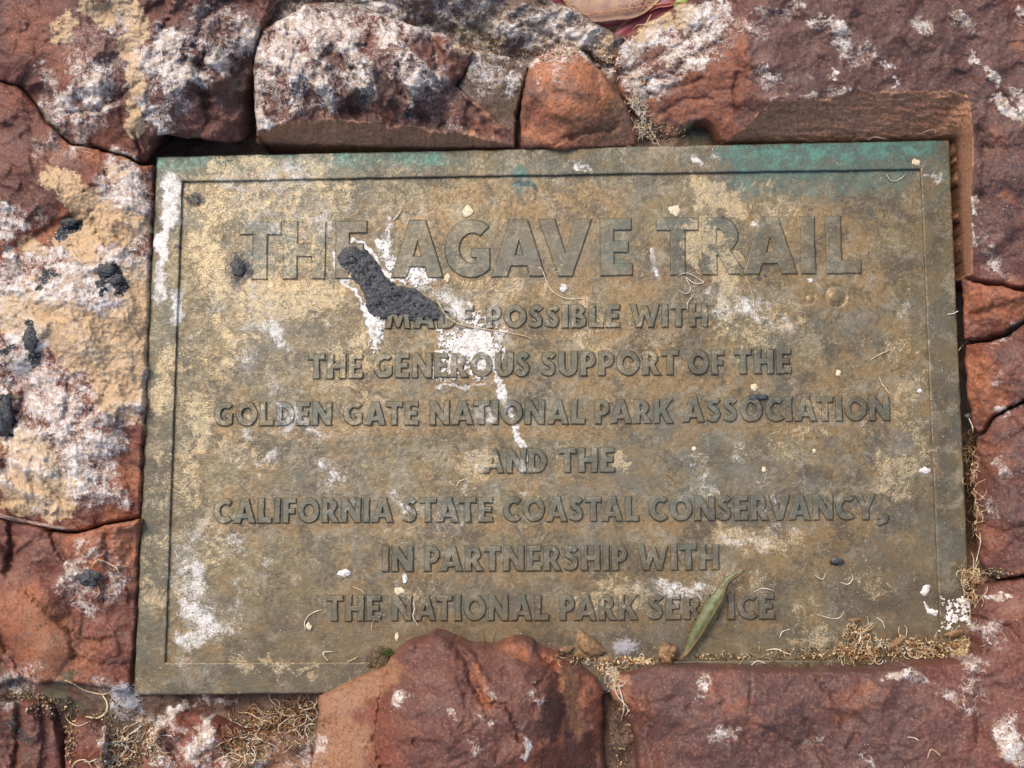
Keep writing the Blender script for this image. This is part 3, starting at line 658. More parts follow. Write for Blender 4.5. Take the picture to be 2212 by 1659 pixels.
# ---------------------------------------------------------------- deposits on the stones (picture units)
SK = strokes('''
W .45 80 250,20 280,140 220,210
W .45 70 360,150 400,110 480,110 | 330,230 360,190
W .35 120 400,40 520,90
W .6 26 420,165 440,175 | 350,250 380,270 | 495,75 505,110
W .45 60 190,60 150,110 | 100,230 170,290
W .4 90 80,620 260,640 | 60,860 200,1000 | 60,1000 100,1060
W .45 120 220,800 280,860 | 160,720 200,760
O .5 90 60,640 130,720 | 250,540 300,620
W .45 70 620,100 700,80 | 600,200 680,180
W .45 60 700,20 830,40 | 870,150 800,150
W 1.0 16 552,160 562,120 590,80 640,50 | 562,160 555,220 570,270 | 690,100 740,106 780,100 | 640,120 655,160 640,200 | 820,90 850,80
W .4 80 960,110 1000,170 | 920,230 980,280
W .4 60 1100,60 1250,90 | 950,20 1050,70
W .75 22 1345,130 1400,100 1470,60 1560,5 | 1370,160 1430,130 1500,100 1570,50 | 1400,200 1460,165 1540,120 | 1360,100 1420,70 1500,20 | 1350,180 1380,190
W .4 40 1400,200 1450,180 | 1560,100 1590,60
W .4 22 1690,170 1740,165 | 1900,120 1920,160
W .35 24 2130,520 2150,560 | 2160,1000 2170,1030
W .4 24 1540,1590 1570,1600 | 1990,1480 2050,1500
W .4 60 150,1260 200,1320 | 60,1460 20,1500 | 240,1180 260,1230
W .4 70 360,1600 460,1640 | 600,1620 660,1650
# upper left stone
O .80 44 250,-10 290,30 300,70
O .80 34 190,10 230,40 | 145,45 135,80
O .80 30 270,90 290,150 300,190
W .60 60 260,60 280,120 240,170
W .60 60 190,160 240,190 | 200,240 170,230
W .55 34 85,150 110,175 | 100,215 160,255
W .9 18 165,275 180,290
O .8 26 290,225 300,260 | 285,270 290,285
W 1.0 18 305,210 330,245 350,278 360,290
W .75 26 370,150 395,150 | 380,100 340,90
W .75 30 480,90 500,100 | 470,130 490,145
W .6 40 440,30 500,30 | 350,70 340,120 | 520,50 530,110
W .5 40 360,240 400,235
R .7 90 60,60 100,110 140,120
R .6 60 170,260 240,290 | 200,310 300,330
R .5 60 100,330 200,320
P .6 120 400,100 500,200
G .55 24 515,170 520,230 | 90,250 140,300
K .5 10 515,150 518,230
# left stone: heavy guano
P .5 120 40,330 60,430
W .55 50 100,320 170,330 | 230,380 290,420
O .95 40 110,385 150,395 160,430 200,450
O .95 50 200,440 250,470 290,480
O .6 30 240,360 260,380
W .7 40 290,500 310,560 | 230,420 300,440
W .6 40 250,340 300,400 320,460
W .95 34 10,500 40,480 | 0,460 20,460
W .6 20 80,460 90,480
R .8 26 20,545 80,510 150,470
O .9 30 170,510 200,560 | 60,525 80,535 | 130,520 180,540
O .7 40 160,490 200,500 | 230,500 270,500
R .7 24 200,480 250,475 | 210,500 220,530
W .95 60 40,570 120,560 200,560 300,580
W 1.0 60 30,620 120,640 200,600
W 1.0 30 160,660 200,650 245,640
W 1.0 24 220,590 250,560 290,570 275,600
O .9 70 30,680 90,690 150,690
O .7 50 20,960 60,980 | 90,1070 140,1050 | 230,850 290,840 | 60,1040 30,1080
O 1.0 70 150,700 220,720 280,700
O .95 70 170,760 260,780 300,760
O .8 60 290,600 310,660
W .8 60 20,700 60,720 80,800
W .85 50 0,760 20,820 | 20,640 40,700
R .7 20 270,680 290,700 | 300,670 280,700 | 290,720 310,730
W .6 90 110,840 150,900 200,940
O .6 60 230,830 300,830 | 250,870 300,900
W .7 34 100,870 130,930 150,980
W .85 36 200,940 220,980 235,990
O .7 50 60,960 100,1000 | 30,1040 60,1090
W .85 60 40,930 80,980 30,1020
W .95 34 190,970 260,960 | 220,990 235,1010
W .5 70 170,1010 200,1060 | 140,1040 100,1090
O .8 34 120,1060 140,1100 110,1110
W .6 40 250,1070 260,1080
G .4 46 110,1010 120,1050
P .5 60 110,1010 120,1050
R .8 60 260,1010 290,1050 | 250,1130 290,1180
W .8 60 0,860 30,890
K 1.0 22 225,590 245,580 255,600
K 1.0 26 220,615 240,600 262,620
K .95 20 150,488 130,510 | 165,480 150,490
K .85 20 60,700 75,740 | 70,770 80,790 | 10,760 20,750
K .9 22 10,860 18,900 | 10,890 20,930
K .6 20 85,590 120,595 | 100,600 90,620
W .95 22 15,930 20,950
K .5 14 90,1095 100,1100
# lower left
R .9 120 40,1330 100,1380 140,1440
B .4 90 90,1340 120,1440
R .9 60 270,1150 290,1200 | 180,1170 190,1220
W .6 36 180,1180 190,1200 | 170,1280 180,1310
W 1.0 20 175,1310 195,1320
W .5 30 160,1235 190,1250 | 240,1290 250,1260
W .4 36 200,1470 220,1480 | 20,1470 40,1500
G .85 20 60,1500 110,1510 150,1460 170,1450 | 130,1510 180,1530 | 0,1440 20,1470
G .5 20 225,1265 235,1275
K .5 26 20,1560 60,1600
G .5 50 20,1560 60,1620
# under the plaque
W 1.0 18 375,1532 350,1560 335,1580
W .95 24 440,1560 430,1600 450,1590
W .7 30 400,1620 420,1625 | 340,1640 360,1650 | 500,1650 560,1650
W .7 14 228,1580 222,1640 210,1659
W .5 60 260,1530 290,1550
B .6 90 270,1560 270,1640
W .8 16 450,1510 500,1515 | 390,1530 420,1520
W .5 30 440,1650 480,1655 | 690,1600 660,1640
B .7 100 600,1600 650,1650
# middle bottom stone
B .9 60 720,1510 780,1480 830,1450 | 720,1560 720,1659 | 770,1600 740,1650
R .6 26 855,1440 842,1460 | 1180,1420 1200,1430
P .8 160 950,1460 1050,1520 1000,1640
P .6 60 1130,1400 1180,1560
R .8 22 1030,1440 1045,1520 | 1100,1400 1130,1410 | 1238,1480 1255,1510
R .5 60 1220,1470 1280,1500 1290,1560
B .9 26 1225,1460 1240,1520 1250,1580
P .5 60 1240,1560 1280,1640
W .6 12 975,1535 985,1545 | 1040,1552 1065,1560
W .45 20 1020,1600 1030,1620 | 1150,1490 1165,1510
W .9 14 1135,1600 1140,1625 1130,1640
W .5 18 870,1500 860,1520 | 1050,1490 1060,1510
# bottom right stone
R .55 60 1340,1500 1380,1540 | 1800,1540 1850,1500
B .5 40 1340,1480 1330,1510
P .7 200 1500,1520 1600,1600 1900,1550
W .6 18 1560,1580 1590,1585 | 1515,1490 1530,1470
W .7 16 1910,1462 1930,1460 1960,1452
W .5 16 1750,1600 1780,1600 | 1850,1630 1880,1650
W .4 26 1970,1465 2000,1475 | 2060,1500 2080,1520
W .5 46 2100,1440 2110,1520 | 2170,1560 2200,1620 | 2140,1360 2150,1380
W .9 12 2130,1290 2180,1288
R .6 40 2160,1300 2200,1330
W .65 44 2180,1600 2200,1640
G .3 60 1750,1560 1700,1620
G .8 22 2115,1235 2160,1240
R .5 60 1560,1480 1600,1560
# upper right boulder
P .9 200 1750,80 1900,80 2050,120
P .7 90 2150,300 2150,500 | 2140,100 2150,200
W .75 24 1690,30 1720,15 | 1760,50 1780,45 1820,60
W .6 40 1820,80 1850,120 1870,110
W .9 12 1795,158 1800,165 | 1660,155 1680,170 | 1935,180 1940,185
W .55 40 1640,60 1650,30 | 1640,160 1660,180
W .5 30 1980,50 2000,60 | 2060,30 2100,60
W .9 14 2095,115 2110,130 | 2130,150 2155,180
W .95 20 2180,245 2212,255 | 2195,200 2215,230 | 2160,215 2180,240
W .8 12 2100,430 2105,460 | 2102,490 2105,530
W .5 20 2150,570 2180,600 | 2120,560 2150,575
W .95 16 2205,20 2212,50
R .7 24 2195,100 2212,110 | 2160,430 2190,440 | 2150,280 2160,300
K .35 60 2180,350 2180,500
W .55 12 1680,212 1800,206 1860,192
# side slope of that boulder
W .60 26 1520,20 1480,70 1440,110 | 1540,60 1560,30
W .85 36 1420,60 1400,90 1360,110 | 1560,10 1500,60
W .4 40 1450,130 1500,90 1560,50
W .55 34 1360,160 1400,170 | 1380,200 1420,190 | 1500,140 1560,90
O .7 34 1430,40 1400,70 1380,80 | 1480,30 1460,50
R 1.0 50 1480,200 1540,240 1570,290
R .9 60 1440,220 1520,170 1590,150
R .9 30 1600,60 1590,160 1575,230
R .8 22 1465,245 1480,265
G 1.0 24 1490,275 1510,290 1540,300 | 1470,290 1500,300
K .5 18 1500,285 1535,300
B .5 40 1410,260 1440,290
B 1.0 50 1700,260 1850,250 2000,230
# right stones
R .9 70 2110,650 2180,650 | 2110,800 2130,860
P .8 60 2200,760 2200,830 | 2190,960 2180,1100
R .6 50 2140,960 2160,1020 | 2120,1180 2150,1160
W .4 14 2150,805 2160,820 | 2150,900 2200,872
W .4 16 2140,1080 2150,1120
K .6 10 2085,738 2130,738 2172,722 2212,692
W .6 10 2140,742 2180,718 2210,690 | 2160,890 2190,875
# white crusted top stone
W .95 30 560,90 555,140 560,170
W .95 30 590,80 560,110 | 620,50 600,80
W .9 18 690,105 740,100 770,105 | 640,130 680,110
W .6 90 600,160 640,200 680,180
W .6 90 640,60 720,60 760,120
W .7 44 720,40 800,40 860,60 | 570,200 565,240
W .95 22 575,280 590,270 600,262
W .7 30 600,190 620,220 | 640,160 650,200
W .65 40 700,180 710,230 | 760,160 800,200
W .55 50 850,120 900,150 | 840,60 900,70 | 900,200 930,170
W .8 14 770,150 780,180 | 740,170 760,190
K .6 20 880,240 890,255 | 780,200 790,220
P .8 100 700,200 800,230 | 850,250 950,250
G .35 60 790,200 860,210
R 1.0 22 812,240 840,255
R .6 30 980,240 1050,290 | 990,130 1000,160
R .5 26 700,240 720,240
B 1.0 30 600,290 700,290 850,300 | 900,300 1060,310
W .75 16 915,55 960,70 | 1020,100 1060,110 1100,118 | 1130,140 1150,135
W .75 34 1030,145 1080,160 1110,180
W .5 40 1040,190 1090,190
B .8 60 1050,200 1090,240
# crust behind
W .85 34 1140,30 1180,40 1190,60 | 1200,15 1230,30
W .65 40 1060,20 1120,60 1160,90
W .6 40 1230,60 1280,60 | 1260,100 1300,110
W .65 30 950,10 1010,50 1060,80 | 880,20 950,50
O .45 50 1000,90 1060,95 | 1290,90 1330,110
W .7 22 1265,110 1300,140 1315,150 | 1180,115 1205,120
W .5 60 620,10 700,-10 800,-10 | 760,10 830,10
W .4 100 1000,40 1200,80
K .5 18 1040,95 1060,90 | 960,40 1010,80
G .6 60 1000,60 1080,80 | 700,-10 760,0
# orange stone
R .9 60 1180,150 1250,140 1300,200
R .8 40 1160,290 1200,300 | 1200,220 1280,250
P .6 50 1180,200 1220,230 | 1260,180 1280,210
W .55 34 1170,170 1200,160
B .8 40 1330,240 1340,290
B .5 60 1260,280 1300,300
R .7 30 1260,290 1320,280
G .5 20 1310,285 1340,300
''')

SK = [(c, s * (.82 if c == 0 and s < .95 and p[0][1] < 330 else .85 if c == 1 and r >= 60 else 1.0), r, p) for c, s, r, p in SK]
wall = empty('stone_wall', tuple(P(1106, 900, -24)))
tag(wall, 'wall of rough red stones in mortar, guano stained, around the bronze plaque', 'stone wall')

def tps(C, u, v):
    """smooth surface through the height marks (thin, with creases kept soft)"""
    c = np.array(C, float); n = len(c); s = 100.0
    def kern(r): return r
    A = np.zeros((n + 3, n + 3)); d = np.hypot(c[:, None, 0] - c[None, :, 0], c[:, None, 1] - c[None, :, 1]) / s
    A[:n, :n] = kern(d); A[:n, n] = 1; A[:n, n + 1:] = c[:, :2] / s; A[n:, :n] = A[:n, n:].T
    A[:n, :n] -= np.eye(n) * .02
    w_ = np.linalg.lstsq(A, np.concatenate([c[:, 2], [0, 0, 0]]), rcond=None)[0]
    h = w_[n] + w_[n + 1] * u / s + w_[n + 2] * v / s
    for i in range(n): h = h + w_[i] * np.sqrt((u - c[i, 0]) ** 2 + (v - c[i, 1]) ** 2 + 64) / s
    return h
def rock_fun(C, amp=1.0, seed=0, edge=14.0, drop=6.0, cracks=(), cuts=(), smooth=(), aniso=0.0, sizef=1.0):
    C = pts3(C)
    def fn(u, v, d):
        base = tps(C, u, v)
        ca, sa = math.cos(aniso), math.sin(aniso)
        x = (u * ca + v * sa) / sizef; y = (-u * sa + v * ca) / sizef * (1.5 if aniso else 1.0)
        wx = x + 16 * fbm(x / 60, y / 60, seed + 1, 3); wy = y + 16 * fbm(x / 60, y / 60, seed + 5, 3)
        n = 4.2 * fbm(wx / 110, wy / 110, seed, 2, .5) + 2.6 * (ridged(wx / 80, wy / 80, seed + 2, 2, .4) - .7) + 3.4 * chips(x / 105 + .3, y / 105, seed + 8)
        n = n + 2.6 * chips(wx / 52, wy / 52, seed + 3) + .5 * chips(wx / 21 + 3, wy / 21, seed + 4)
        n = n + .46 * fbm(x / 14, y / 14, seed + 6, 5, .58) + .05 * (ridged(x / 8, y / 8, seed + 7, 3, .6) - .7)
        k = np.full(u.shape, float(amp))
        for poly, kk in smooth:
            pp = pts2(poly) if isinstance(poly, str) else poly
            ins = inside(pp, u, v); dd = dline(pp, u, v, True); k = np.where(ins, k + (kk * amp - k) * sstep(0, 14, dd), k)
        cut = np.zeros(u.shape); h = base
        ncut = np.ones(u.shape)
        for up, lo, hlo in cuts:
            up, lo = pts2(up), pts2(lo); up = [tuple(q) for q in np.array(up)]
            au = np.array(up); j = fbm(u / 22, np.zeros_like(u), seed + 12, 4, .6)
            pu = [(a, b) for a, b in up]
            vj = v + 4.5 * j + 2.5 * fbm(u / 7, v / 40, seed + 13, 3, .6)
            ins = inside(pu + lo[::-1], u, vj); du = dline(pu, u, vj); dl = dline(lo, u, v); ins = ins | (dl < 11)
            t = dl / (du + dl + 1e-6); hc = hlo + (base - hlo) * (t ** .85); hc = hc + .9 * np.clip((du + dl) / 80, 0, 1) ** 2 * fbm(u / 60 + v / 25, v / 14 - u / 60, seed + 14, 5, .65)
            h = np.where(ins, hc, h); cut = np.where(ins, 1.0, cut); ncut = np.where(ins, .10 + .9 * (1 - sstep(0, 5, du)) * .3, ncut)
            lip = np.exp(-(du / 9) ** 2); ncut = np.where(ins, ncut, ncut * (1 - .45 * lip))
        h = h + n * k * ncut
        for ln, wd, dp in cracks:
            dd = dline(pts2(ln), u + 5 * fbm(u / 16, v / 16, 41, 3, .6), v + 5 * fbm(u / 16, v / 16, 47, 3, .6)); h = h - dp * np.exp(-(dd / wd) ** 2)
        e = np.clip(1 - d / (edge * .8), 0, 1); h = h - .62 * drop * (1 - np.sqrt(np.clip(1 - e * e, 0, 1)))
        return h, cut, n * k
    return fn
def stone(outline, C, label=None, mat=None, amp=1.0, seed=0, rgh=4.0, under=(0, 0), **kw):
    poly = rough(pts2(outline) if isinstance(outline, str) else outline, 3.2, 77)      # one seed, so that neighbours share their joint
    o = patch('stone', poly, rock_fun(C, amp, seed, **kw), mat or M_ROCK, wall, stainset=SK, skirt=-22, under=under)
    if label: o['label'] = label
    return o

# bed of mortar under and between the stones
bed = patch('mortar', [(-130, -110), (2340, -110), (2340, 1770), (-130, 1770)],
      rock_fun('-100,-100,-24 1100,-100,-30 2300,-100,-24 -100,1700,-14 2300,1700,-14 1100,900,-17 400,900,-17 1900,900,-17 180,1540,-3 240,1560,-3 290,1560,-5 290,1620,-8 150,1620,-6 120,1530,-2 60,1508,-2 20,1500,-2 500,1520,-13 600,1530,-13 700,1560,-14 1420,290,-6 1400,270,-5 1440,310,-8 1320,30,-28 1250,20,-28 2130,1235,3 2100,1235,-4 1340,1560,-10 1330,1640,-8 1400,0,-28 350,318,-22 430,320,-22 520,320,-20 430,280,-30 430,360,-26 2084,640,-40 2086,760,-42 2092,860,-42 2098,940,-34 2104,1050,-26 2112,1150,-22 2060,700,-30 2066,860,-30 2078,1050,-26 620,1640,-9 640,1560,-11 150,320,-2 1340,150,2', .75, 400, edge=1, drop=0),
      M_MORT, wall, step=3.4, skirt=-45, stainset=SK)

stone('-70,-70 580,-70 588,0 574,40 548,90 543,150 532,200 522,245 523,296 522,303 490,308 465,305 440,301 392,297 352,290 338,292 326,304 322,330 318,352 300,350 265,333 205,316 155,311 130,289 100,263 75,218 37,182 0,176 -70,170',
      '-60,-60,22 0,0,20 0,100,16 0,160,10 150,50,28 60,130,20 250,120,31 230,-40,32 400,60,34 400,-60,32 500,60,28 560,0,20 450,180,30 540,100,16 330,240,25 500,285,17 430,285,19 345,278,20 200,250,20 120,200,14 60,170,9 200,300,9 260,320,7 320,345,2 310,300,14 290,270,20 530,220,10',
      'dark red stone at upper left with lumpy guano-dusted crest', M_ROCK2, 1.15, 10, edge=14, drop=4.5, smooth=[('-70,-70 180,-70 200,60 180,170 100,180 -70,150', .55), ('160,250 300,250 320,345 200,320', .6)],
      under=(0, 15),
      cracks=[('160,245 200,240 260,210 295,180', 6, 3), ('440,120 430,160 450,230', 10, 5), ('400,0 350,70 330,120', 12, 4), ('500,150 470,160 400,130', 9, 4), ('290,285 300,320 308,350', 5, 4), ('60,60 30,110', 6, 1.5), ('505,-10 440,40 420,100', 10, 4)])
LEFT_E = lambda v: 338 - .0413 * (v - 339) - 4
stone('-70,176 0,180 37,186 72,222 98,266 128,293 152,315 205,321 265,338 300,355 318,356 %d,358 %d,480 %d,700 %d,900 %d,1118 228,1128 170,1148 110,1143 30,1120 -70,1108' % tuple(int(LEFT_E(q)) for q in (358, 480, 700, 900, 1118)),
      '-60,200,8 0,230,8 60,300,9 130,330,9 80,370,12 30,430,12 200,400,13 290,380,7 320,400,3 320,500,3 312,700,3 250,560,9 180,540,10 100,580,14 0,600,12 60,440,12 30,500,11 120,430,12 60,525,6 130,495,6 170,462,7 150,750,17 200,690,15 60,690,14 50,800,9 10,850,6 0,940,5 250,850,13 180,830,10 200,950,15 300,1000,3 306,850,3 100,1050,12 130,980,11 20,1030,9 60,1000,12 240,1080,6 290,1100,2 170,1110,7 60,1100,6 -60,700,10 -60,1050,8',
      'left stone thickly crusted with white and ochre bird droppings', M_ROCK, .80, 30, edge=9, drop=3, aniso=.6,
      cracks=[('-10,560 40,530 80,510 120,485 172,462', 8, 2.6), ('140,500 175,480 200,455', 5, 2.2), ('50,860 30,900 20,960 10,1020', 10, 5), ('150,815 150,860 140,900', 7, 3), ('235,830 215,880 200,890', 9, 2.5), ('90,1000 115,1060 150,1090', 8, 1.5), ('200,475 220,520 240,540', 5, 2.5), ('185,600 220,590 260,590', 9, 2)])
stone('-70,1112 30,1125 110,1149 170,1154 228,1134 %d,1123 %d,1300 284,1496 240,1488 180,1478 130,1476 110,1470 82,1483 47,1463 0,1480 -70,1490' % (int(LEFT_E(1123)), int(LEFT_E(1300))),
      '-60,1150,8 0,1180,10 14,1150,10 22,1200,3 60,1190,11 100,1170,9 115,1240,3 190,1190,13 150,1230,11 180,1260,6 250,1180,11 295,1180,3 292,1300,3 286,1450,2 250,1240,8 200,1300,9 150,1320,3 180,1360,5 57,1277,12 100,1300,13 30,1340,14 100,1400,15 140,1390,11 160,1419,8 0,1380,10 20,1420,4 82,1470,7 230,1400,5 240,1460,4 -60,1300,12 -60,1460,6',
      'brick red stone beside the lower left plaque edge, with a smooth flaked facet', M_ROCK, .75, 55, edge=10, drop=3.5,
      smooth=[('57,1277 150,1362 160,1419 120,1464 82,1479 47,1459 0,1379 -70,1300 -70,1250', .22)],
      cracks=[('20,1130 26,1180 12,1240', 6, 4), ('110,1150 125,1190 150,1220', 6, 4), ('57,1277 100,1320 150,1362 185,1385 240,1380', 5, 2.2), ('160,1419 200,1430 280,1440', 4, 1.5), ('0,1379 25,1410 47,1459', 6, 3), ('230,1160 235,1240 225,1300', 10, 3), ('150,1365 160,1420', 4, 1.5)])
stone('-70,1500 0,1500 20,1513 60,1517 105,1514 116,1530 122,1590 134,1650 140,1740 -70,1740',
      '-60,1520,6 20,1525,7 60,1530,8 100,1530,5 115,1560,2 40,1580,4 20,1620,2 90,1620,6 120,1640,2 70,1700,4 -60,1700,4 60,1560,9',
      'dark brown stone in the bottom left corner', M_ROCK2, 1.05, 70, edge=14, drop=6, cracks=[('40,1520 45,1590 30,1659', 9, 5), ('90,1530 100,1600 95,1659', 8, 3)])
stone('150,1562 170,1552 200,1556 226,1570 232,1600 222,1650 210,1740 138,1740 140,1610',
      '160,1570,2 200,1570,4 225,1600,1 180,1620,5 160,1659,3 200,1659,3 180,1730,4', 'small reddish stone low at left between two mortar joints', M_ROCK, .7, 80, edge=14, drop=5)
stone('308,1640 314,1600 330,1578 350,1560 380,1540 430,1542 470,1560 520,1578 600,1592 668,1610 680,1640 684,1740 300,1740',
      '320,1620,3 345,1590,8 380,1550,4 450,1555,2 420,1600,10 370,1640,11 350,1590,6 460,1620,8 520,1600,2 560,1659,3 640,1620,1 640,1700,2 420,1720,10 330,1700,4',
      'red stone with white splashes just below the plaque, left of the big lump', M_ROCK, 1.0, 90, edge=14, drop=6, cracks=[('350,1570 365,1600 390,1659', 7, 4), ('480,1570 490,1620 540,1659', 7, 3), ('370,1545 350,1590', 5, 2)])
stone('688,1517 690,1503 700,1494 735,1478 778,1459 800,1450 828,1444 836,1432 843,1419 856,1404 873,1394 895,1384 918,1380 928,1372 937,1368 955,1374 978,1384 995,1392 1015,1397 1053,1401 1070,1398 1085,1391 1110,1383 1133,1382 1148,1390 1158,1404 1180,1408 1204,1414 1228,1421 1250,1432 1272,1446 1289,1460 1297,1478 1301,1496 1303,1531 1302,1602 1310,1659 1316,1740 668,1740 674,1640 684,1594',
      '695,1515,4 720,1525,9 780,1470,8 800,1490,12 765,1560,14 740,1640,16 700,1600,8 700,1700,12 833,1445,12 850,1440,22 875,1405,24 935,1375,24 920,1410,32 900,1480,40 870,1530,36 825,1560,26 820,1640,30 850,1640,38 1000,1530,48 1000,1410,30 1060,1410,26 1130,1392,25 1150,1420,30 1060,1450,40 1150,1490,44 1185,1500,42 1190,1420,22 1215,1450,20 1215,1530,26 1185,1560,38 1170,1610,42 1250,1440,12 1280,1480,8 1260,1560,14 1290,1600,3 1240,1659,18 1190,1659,34 1000,1659,50 1000,1730,50 1300,1700,2 900,1600,44',
      'big rounded red-brown stone lapping over the bottom edge of the plaque', M_ROCK, .80, 110, edge=16, drop=8, rgh=2.5,
      smooth=[('690,1500 830,1444 830,1520 815,1580 780,1659 680,1659', .40)],
      cracks=[('838,1440 828,1490 818,1540 812,1600 822,1659', 6, 3), ('980,1390 1010,1430 1020,1470 1045,1520', 8, 4), ('1045,1525 1090,1520 1110,1560 1125,1600', 4, 3), ('1160,1400 1180,1430 1200,1440', 8, 4), ('820,1659 850,1600 800,1659', 4, 1.5), ('1050,1540 1060,1560 1120,1600', 4, 2), ('1160,1480 1190,1460 1200,1490', 6, 3), ('1205,1460 1215,1540 1200,1600', 7, 5), ('896,1602 902,1606', 8, 4), ('1020,1400 1060,1470', 5, 2)])
stone('1392,1441 1427,1438 1480,1440 1533,1441 1622,1446 1700,1450 1746,1451 1820,1450 1888,1448 1942,1443 1985,1436 2030,1431 2080,1428 2117,1426 2120,1380 2119,1320 2118,1280 2126,1262 2160,1256 2212,1248 2290,1240 2290,1740 1384,1740 1378,1660 1374,1602 1364,1567 1346,1540 1332,1517 1318,1498 1312,1478 1325,1456 1364,1452 1380,1448',
      '1320,1480,4 1345,1470,9 1400,1450,12 1500,1446,16 1620,1452,19 1750,1458,20 1888,1456,21 2030,1440,21 2110,1440,21 2125,1380,18 2125,1290,14 2200,1270,16 2200,1400,24 1380,1560,10 1400,1540,22 1390,1640,14 1450,1480,24 1600,1500,28 1750,1520,27 1740,1620,22 1850,1560,26 1900,1500,28 2000,1600,30 2150,1550,32 1500,1640,30 1650,1640,29 2100,1720,34 1500,1730,30 1800,1720,24',
      'wide maroon stone filling the bottom right corner', M_ROCK2, .66, 130, edge=13, drop=7, rgh=2.5,
      cracks=[('1762,1460 1780,1490 1800,1500', 5, 2.5), ('1325,1455 1350,1500 1370,1520', 4, 1), ('1740,1560 1760,1600 1790,1659', 9, 3), ('1850,1580 1830,1620', 7, 2), ('1620,1560 1700,1600', 6, 1.5), ('2130,1340 2180,1360 2212,1400', 6, 2), ('2130,1330 2140,1400 2110,1460', 8, 2), ('1390,1500 1400,1570 1420,1659', 6, 2)])
# upper right boulder with the cut corner
stone('1500,-70 1492,0 1471,12 1445,24 1418,41 1395,46 1372,66 1347,77 1338,105 1324,140 1326,160 1345,215 1360,236 1372,250 1382,268 1390,285 1410,300 1440,302 1470,294 1490,278 1508,266 1524,261 1540,274 1550,296 1556,312 1800,309 2050,303 2057,306 2064,345 2069,450 2077,590 2110,606 2160,612 2212,622 2290,640 2290,-70',
      '1700,100,27.2 1720,-60,29.92 1900,50,28.56 2150,100,28.56 2280,-60,28.56 2280,600,20.4 1660,195,23.8 1700,208,23.12 1780,205,22.44 1865,188,23.12 1950,196,22.44 2080,196,22.44 2100,230,22.44 2150,400,23.12 2108,420,19.72 2112,570,14.96 2200,550,20.4 2100,320,21.08 1625,0,25.84 1612,60,25.16 1604,110,23.12 1585,170,18.36 1640,220,20.4 1600,250,12.24 1575,280,5.44 1560,308,-3 1560,60,17.68 1500,0,13.6 1500,80,10.88 1420,60,6.8 1345,100,4.08 1450,150,9.52 1390,190,4.08 1370,240,1.36 1400,285,-6 1450,260,-1 1520,230,5.44 1540,265,2.04 1550,200,11.56 1480,200,5.44 1440,295,-8',
      'massive purple-brown stone at upper right with a chiselled corner round the plaque', M_ROCK2, .60, 150, edge=12, drop=5, rgh=2.5, sizef=.9,
      smooth=[('1340,80 1480,10 1600,0 1600,120 1570,250 1550,300 1390,285 1330,160', .75)],
      cuts=[('1560,309 1600,287 1640,240 1675,214 1740,211 1800,208 1840,200 1863,192 1888,197 1950,198 2020,197 2085,199 2094,213 2104,320 2098,426 2101,592', '1560,314 1800,311 2046,305 2060,306 2066,345 2070,450 2078,592', -9)],
      cracks=[('1595,160 1585,200 1590,240', 5, 2), ('1380,140 1440,120 1520,60', 6, 1.8), ('1370,175 1440,170 1500,120 1560,90', 6, 1.8), ('1390,215 1450,190 1520,170', 6, 1.5), ('1420,250 1480,215 1540,215', 6, 1.5), ('2110,240 2130,330 2120,430', 8, 2), ('2150,180 2180,240 2212,260', 8, 2.5), ('1340,160 1380,150', 6, 2)])
stone('2079,600 2110,612 2160,620 2212,632 2290,650 2290,694 2212,690 2172,716 2130,731 2100,733 2084,731 2081,680',
      '2086,620,4 2090,700,5 2120,660,14 2160,640,16 2180,690,12 2130,722,8 2212,660,20 2280,670,20 2212,684,14', 'orange-red stone at right edge between two cracks', M_ROCK, .75, 170, under=(16, 0), edge=8, drop=3, cracks=[('2100,680 2160,665 2212,650', 7, 2)])
stone('2086,742 2110,740 2135,741 2176,726 2216,699 2290,699 2290,860 2212,863 2177,878 2144,900 2126,928 2112,936 2101,924 2093,870 2087,825 2085,780',
      '2092,770,2 2094,830,4 2103,910,3 2130,760,11 2150,800,16 2200,740,22 2130,860,11 2180,860,14 2212,830,22 2280,780,24 2170,730,14', 'smooth red stone at right with a few white specks, above the dark gap', M_ROCK, .75, 180, under=(16, 0), edge=8, drop=3.5, cracks=[('2115,790 2120,840 2110,880', 4, 1.2)])
stone('2112,944 2128,936 2147,908 2180,886 2212,871 2290,868 2290,1236 2212,1242 2160,1250 2134,1236 2118,1214 2112,1190 2108,1120 2106,1080 2098,1040 2099,1005 2108,970',
      '2104,1010,2 2116,960,5 2112,1120,4 2122,1200,4 2150,930,12 2160,1000,18 2212,900,18 2160,1100,17 2150,1190,13 2212,1000,26 2212,1200,20 2280,1050,28 2280,880,22', 'maroon stone at right edge beside the lower right of the plaque', M_ROCK2, .75, 190, under=(16, 0), edge=8, drop=3.5, cracks=[('2130,1000 2160,960 2212,930', 6, 2), ('2118,1130 2160,1150 2212,1140', 6, 2)])
